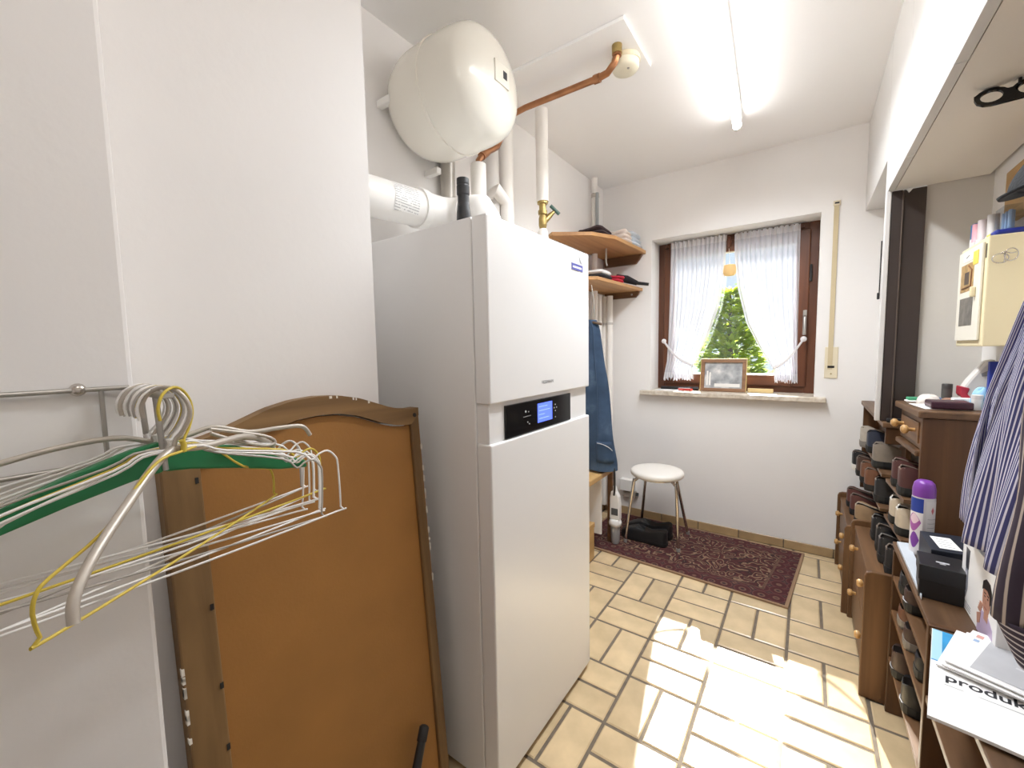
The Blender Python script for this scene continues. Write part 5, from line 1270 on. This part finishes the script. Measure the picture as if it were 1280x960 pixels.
# ------------------------------------------------------------------ clutter on the drawer hutch
TZ_ = 1.0176
def mound(name, label, cat, c, r, h, m, rz=0, group=None, part='body'):
    t = thing(name, label, cat, c, group); a = radians(rz)
    def fn(u, v):
        th = 2*pi*u; ph = v*pi/2
        x = r[0]*cos(th)*cos(ph)**0.6; y = r[1]*sin(th)*cos(ph)**0.6
        return (c[0]+x*cos(a)-y*sin(a), c[1]+x*sin(a)+y*cos(a), c[2]+h*sin(ph)*(1+0.10*sin(3*th)))
    mb = MB().grid(fn, 24, 9, closeu=True); mb.f.append(tuple(range(23, -1, -1)))
    mb.build(part, m, t, smooth=True); return t
MINT = mat('mint_card', (0.50, 0.66, 0.62), 0.6); SKYB = mat('sky_blue_pack', (0.30, 0.55, 0.78), 0.5); GRNC = mat('green_card', (0.06, 0.30, 0.16), 0.6)
t, _, f = obox('green_folder', 'green card folder at the far left of the cluttered hutch top', 'folder', 0.298, 0.372, 2.035, 2.078, TZ_, TZ_+0.006, PAPER, 3)
spin(box(0.303, 0.375, 2.042, 2.080, TZ_+0.006, TZ_+0.016), f).build('green_cover', GRNC, t, bevel=0.002)
mound('soap_dish', 'white rounded plastic case beside the green folder', 'case', (0.352, 2.02, TZ_), (0.032, 0.022), 0.030, mat('off_white', (0.78, 0.72, 0.66), 0.4), 5)
mound('leather_pouch', 'small brown pouch next to the white rounded case', 'pouch', (0.405, 2.025, TZ_), (0.026, 0.016), 0.020, mat('tan_pouch', (0.34, 0.19, 0.13), 0.7), 0)
t, _, f = obox('maroon_case', 'flat maroon case at the near front edge of the hutch top', 'case', 0.325, 0.420, 1.835, 1.915, TZ_+0.0022, TZ_+0.026, mat('maroon_lacquer', (0.045, 0.012, 0.022), 0.35), 2, 0.005)
spin(box(0.3245, 0.3255, 1.838, 1.912, TZ_+0.012, TZ_+0.0145), f).build('seam', mat('pink_grey', (0.28, 0.20, 0.22), 0.5), t)
t, _, f = obox('paper_sheet', 'white paper sheet under the maroon case on the hutch', 'paper', 0.305, 0.405, 1.845, 1.985, TZ_, TZ_+0.002, PAPER, 8, 0)
t, _, f = obox('medicine_box', 'flat mint and white medicine box behind the white bottle on the hutch', 'box', 0.402, 0.450, 1.955, 1.995, TZ_, TZ_+0.026, MINT, 0, 0.001)
spin(box(0.4015, 0.4505, 1.9545, 1.9955, TZ_+0.016, TZ_+0.0265), f).build('white_top', PAPER, t)
wbt = thing('pill_bottle', 'small white pill bottle on the hutch beside the maroon case', 'bottle', (0.437, 1.885, TZ_))
MB().lathe([(0.012, 0), (0.013, 0.002), (0.013, 0.034)], (0.437, 1.885, TZ_), 2, 18).build('body', WHITE_P, wbt, smooth=True)
MB().lathe([(0.0136, 0.034), (0.0136, 0.046), (0.012, 0.047)], (0.437, 1.885, TZ_), 2, 18).build('cap', mat('cap_white', (0.70, 0.66, 0.64), 0.5), wbt)
for k, (z, w) in enumerate(((0, 0.062), (0.014, 0.056), (0.028, 0.050))):
    t, _, f = obox('mask_pack', ['pale blue flat pack at the bottom of the pile on the hutch', 'pale blue flat pack in the middle of the pile on the hutch', 'pale blue flat pack on top of the pile on the hutch'][k], 'pack', 0.452, 0.452+w*0.8, 1.855, 1.855+w, TZ_+z+0.0003*k, TZ_+z+0.0132, SKYB if k != 1 else mat('pale_sky', (0.60, 0.76, 0.88), 0.5), 4*k, 0.002, 'pale blue packs on the hutch')
mound('mask_bundle', 'crumpled light blue face mask bundle behind the pile of packs', 'mask', (0.462, 1.945, TZ_), (0.028, 0.024), 0.062, SKYB)
t, _, f = obox('tissue_box', 'white and sky blue carton at the right end of the hutch top', 'carton', 0.470, 0.500, 1.792, 1.850, TZ_, TZ_+0.066, PAPER, 0, 0.002)
spin(box(0.4695, 0.5005, 1.7915, 1.8505, TZ_+0.060, TZ_+0.090), f).build('blue_top', SKYB, t, bevel=0.002)
rb = thing('toiletry_bag', 'red and white toiletry bag leaning at the back of the hutch', 'bag', (0.445, 2.0, TZ_))
MB().prism([(0.428, TZ_), (0.500, TZ_), (0.500, TZ_+0.155), (0.478, TZ_+0.150), (0.440, TZ_+0.085), (0.424, TZ_+0.05)], 1, 2.00, 2.045).build('body', mat('white_leatherette', (0.70, 0.66, 0.62), 0.5), rb, bevel=0.008)
MB().prism([(0.421, TZ_+0.066), (0.446, TZ_+0.058), (0.440, TZ_+0.038), (0.458, TZ_+0.018), (0.432, TZ_+0.018), (0.421, TZ_+0.038)], 1, 1.996, 2.042).build('red_side', mat('red_leatherette', (0.38, 0.02, 0.04), 0.4), rb, bevel=0.004)
MB().prism([(0.468, TZ_+0.108), (0.484, TZ_+0.118), (0.499, TZ_+0.103), (0.470, TZ_+0.098)], 1, 1.997, 2.0).build('grey_flash', mat('grey_flash', (0.30, 0.29, 0.30), 0.5), rb)
t, _, f = obox('blue_carton', 'royal blue carton standing at the back right of the hutch under the cream cabinet', 'carton', 0.462, 0.500, 1.900, 1.918, TZ_+0.0, TZ_+0.150, mat('royal_blue', (0.015, 0.03, 0.26), 0.5), 0, 0.002)
pbt = thing('perfume_bottle', 'dark grey cylinder bottle at the back of the hutch beside the red and white bag', 'bottle', (0.405, 2.055, TZ_))
MB().lathe([(0.013, 0), (0.014, 0.004), (0.014, 0.05)], (0.404, 2.062, TZ_), 2, 18).build('body', mat('smoke_grey', (0.10, 0.09, 0.085), 0.25), pbt, smooth=True)
MB().lathe([(0.0142, 0.05), (0.0142, 0.066), (0.012, 0.068)], (0.404, 2.062, TZ_), 2, 18).build('cap', mat('cap_dark', (0.04, 0.036, 0.034), 0.35), pbt, smooth=True)
tag(MB().prism([(0.375, 2.060), (0.392, 2.050), (0.392, 2.076), (0.378, 2.078)], 2, TZ_, TZ_+0.018).build('blue_sponge', mat('slate_blue', (0.10, 0.15, 0.28), 0.8), None, bevel=0.003), 'small slate blue sponge left of the dark bottle on the hutch', 'sponge')

# ------------------------------------------------------------------ hanging clothes on the right
def stripes_f(freq, duty, axis='X'):
    def b(n, l, t):
        s = n.new('ShaderNodeSeparateXYZ'); l.new(t.outputs['UV'], s.inputs[0])
        m = n.new('ShaderNodeMath'); m.operation = 'MULTIPLY'; m.inputs[1].default_value = freq; l.new(s.outputs[axis], m.inputs[0])
        f = n.new('ShaderNodeMath'); f.operation = 'FRACT'; l.new(m.outputs[0], f.inputs[0]); return f.outputs[0]
    return b
def stripe_mat(name, a, b, freq, duty, axis='X'):
    m = ramp_mat(name, [(0.0, a), (duty-0.05, a), (duty, b), (0.95, b), (1.0, a)], stripes_f(freq, duty, axis), 0.85)
    return m
BLUES = stripe_mat('blue_white_stripe', (0.045, 0.045, 0.145), (0.60, 0.58, 0.66), 34, 0.64)
BLUESF = stripe_mat('blue_white_stripe_fine', (0.055, 0.055, 0.20), (0.58, 0.57, 0.68), 60, 0.55)
BROWNS = stripe_mat('aubergine_beige_stripe', (0.040, 0.026, 0.045), (0.50, 0.42, 0.36), 17, 0.78)
CUFFS = stripe_mat('aubergine_cuff_stripe', (0.040, 0.026, 0.045), (0.62, 0.58, 0.58), 7, 0.72, 'Y')
sh = thing('striped_shirt', 'blue and white striped shirt hanging on the right over the shoe rack', 'shirt', (0.36, 1.2, 0.8))
far_edge = [(1.44, 1.215), (1.42, 1.225), (1.30, 1.262), (1.20, 1.345), (1.13, 1.405), (1.0, 1.455), (0.905, 1.485), (0.80, 1.500), (0.78, 1.500)]
xs_l = [(1.44, 0.375), (1.30, 0.352), (1.0, 0.346), (0.80, 0.343)]
def shirt_fn(u, v):
    zt = 1.44; zb = 0.795 - 0.02*u + 0.004*sin(u*25)
    z = zt + (zb-zt)*v
    ye = lerp(far_edge, z)
    ynear = 1.12
    y = ye + (ynear-ye)*u
    fold = 0.009*v*sin(u*17 + 3*v) + 0.005*v*sin(u*41+1) + 0.006*sin(9*z+20*u)
    edge = 0.065*max(0.0, 1-u/0.06)**2 + 0.05*max(0.0, (u-0.7)/0.3)**2
    x = lerp(xs_l, z) - 0.035*min(1, u/0.5)*v + fold + edge
    return (x, y, z)
uvgrid(shirt_fn, 90, 40, 'front', BLUES, sh, solid=0.003, ur=(0, 1.5))
uvgrid(lambda u, v: (lambda p: (min(p[0]+0.10+0.02*sin(3*v), 0.49), p[1]-0.01, p[2]))(shirt_fn(u, v)), 60, 20, 'back', BLUES, sh, solid=0.003, ur=(0, 1.5))
def placket(u, v):
    p = shirt_fn(0.33+0.05*u + 0.02*sin(4*v), v); return (p[0]-0.012-0.006*sin(pi*u), p[1], p[2]-0.02*v)
uvgrid(placket, 12, 30, 'placket', BLUESF, sh, solid=0.004, ur=(0, 0.11))
MB().tube(smooth_path([(0.345, 1.20, 1.44), (0.40, 1.05, 1.50), (0.42, 0.95, 1.56), (0.425, 0.945, 1.60), (0.44, 0.95, 1.62)], 4), 0.004, 8).build('hook', STEEL, sh, smooth=True)
s2 = thing('dark_striped_shirt', 'aubergine shirt sleeve with beige stripes and horizontally striped cuff', 'shirt', (0.33, 1.03, 0.67))
def sleeve(u, v):
    a = 2*pi*u; z = 1.36 + (0.755-1.36)*v
    cx = 0.355 - 0.022*v; cy = 1.01 + 0.03*v; r = 0.056 - 0.004*v + 0.004*sin(3*a+4*v) + 0.003*sin(12*v+a)
    return (cx + r*cos(a), cy + r*sin(a)*0.9, z)
uvgrid(sleeve, 40, 24, 'sleeve', BROWNS, s2, solid=0.003)
def cuff(u, v):
    a = 2*pi*u; z = 0.762 - 0.092*v
    cx = 0.333 + 0.018*v; cy = 1.040 - 0.004*v; r = 0.0545 - 0.014*v
    return (cx + r*cos(a), cy + r*sin(a)*0.9, z - 0.012*cos(a)*v)
uvgrid(cuff, 36, 10, 'cuff', CUFFS, s2, solid=0.003)
MB().tube([(0.355, 1.01, 1.35), (0.40, 1.0, 1.50), (0.44, 1.0, 1.60)], 0.004, 8).build('hook', STEEL, s2, smooth=True)
crl = thing('coat_rail', 'brown wooden coat rail high on the right wall behind the cap', 'coat rail', (0.48, 1.4, 1.6))
box(0.474, RX-0.0005, 0.55, 1.93, 1.590, 1.735).build('board', PINE, crl, bevel=0.003)
for yy in (0.95, 1.28, 1.60):
    MB().tube([(0.475, yy, 1.62), (0.445, yy, 1.615), (0.435, yy, 1.635)], 0.006, 8).build('peg', STEEL, crl, smooth=True)

cap = thing('flat_cap', 'dark grey flat cap hanging at the upper right edge', 'cap', (0.40, 1.33, 1.52))
CAPM = mat('grey_wool', (0.014, 0.015, 0.017), 0.95, var=0.35, vscale=30, bump=0.5, bscale=160)
def capf(u, v):
    a = 2*pi*u; ph = v*pi/2
    x = 0.105*cos(a)*cos(ph)**0.55; y = 0.085*sin(a)*cos(ph)**0.55; z = 0.095*sin(ph)
    if x < 0: z *= 1 - 0.35*(-x/0.105)**2
    tl_ = 0.22
    return (0.436 + x*cos(tl_) + z*0.12, 1.34 + y, 1.572 + z + x*0.30 + 0.006*sin(5*a)*cos(ph))
mbc = MB().grid(capf, 36, 10, closeu=True); mbc.f.append(tuple(range(35, -1, -1)))
mbc.build('crown', CAPM, cap, smooth=True)
MB().grid(lambda u, v: (lambda a: (0.436 + (0.090+0.026*v)*cos(a), 1.34 + (0.075+0.012*v)*sin(a), 1.571 - 0.006*v + 0.30*(0.090+0.026*v)*cos(a)))(radians(115 + 130*u)), 20, 4).build('peak', CAPM, cap, smooth=True, solid=0.006)

# black accessory hanger with round holes
ah = thing('accessory_hanger', 'flat black hanger strip with large round holes under the cupboard', 'hanger', (0.36, 1.42, 1.77))
cu = bpy.data.curves.new('strip', 'CURVE'); cu.dimensions = '2D'; cu.fill_mode = 'BOTH'; cu.extrude = 0.0025
def spl(pts):
    s_ = cu.splines.new('POLY'); s_.points.add(len(pts)-1); s_.use_cyclic_u = True
    for p_, (a, b) in zip(s_.points, pts): p_.co = (a, b, 0, 1)
NH = 4; PT = 0.056
top = []
for k in range(NH):
    for q in range(9):
        a = pi - pi*q/8
        top.append((k*PT + 0.0265*cos(a), 0.0265*sin(a) if sin(a) > 0.45 else 0.0265*0.45))
out = [(-0.0265, 0.0)] + top + [((NH-1)*PT+0.0265, 0.0)] + [((NH-1)*PT + 0.0265*cos(-a), 0.0265*sin(-a)) for a in (0.5, 1.0, 1.5)] + [(0.0265*cos(a), -0.0265*sin(a)) for a in (1.6, 2.1, 2.6)]
spl(out)
for k in range(NH): spl([(k*PT + 0.0175*cos(2*pi*q/20), 0.0175*sin(2*pi*q/20)) for q in range(20)])
co = bpy.data.objects.new('strip', cu); COL.objects.link(co)
me = bpy.data.meshes.new_from_object(co.evaluated_get(bpy.context.evaluated_depsgraph_get()))
bpy.data.objects.remove(co)
M4 = Matrix.Translation(Vector((0.320, 1.432, 1.778)) - Vector(ah['org'])) @ Matrix.Rotation(radians(-4), 4, 'Z') @ Matrix.Rotation(radians(62), 4, 'X')
me.transform(M4); me.materials.clear(); me.materials.append(GLOSSB)
o = bpy.data.objects.new('holed_strip', me); COL.objects.link(o); o.parent = ah; o['org'] = ah['org']
MB().tube(smooth_path([(0.395, 1.427, 1.772), (0.395, 1.427, 1.735), (0.402, 1.427, 1.722), (0.41, 1.427, 1.735)], 4), 0.004, 8).build('hook', BLACK, ah, smooth=True)
MB().tube([(0.36, 1.426, 1.790), (0.36, 1.426, 1.8015)], 0.003, 8).build('stem', BLACK, ah)

# helper property is not part of the scene's description
for ob in bpy.data.objects:
    if 'org' in ob: del ob['org']
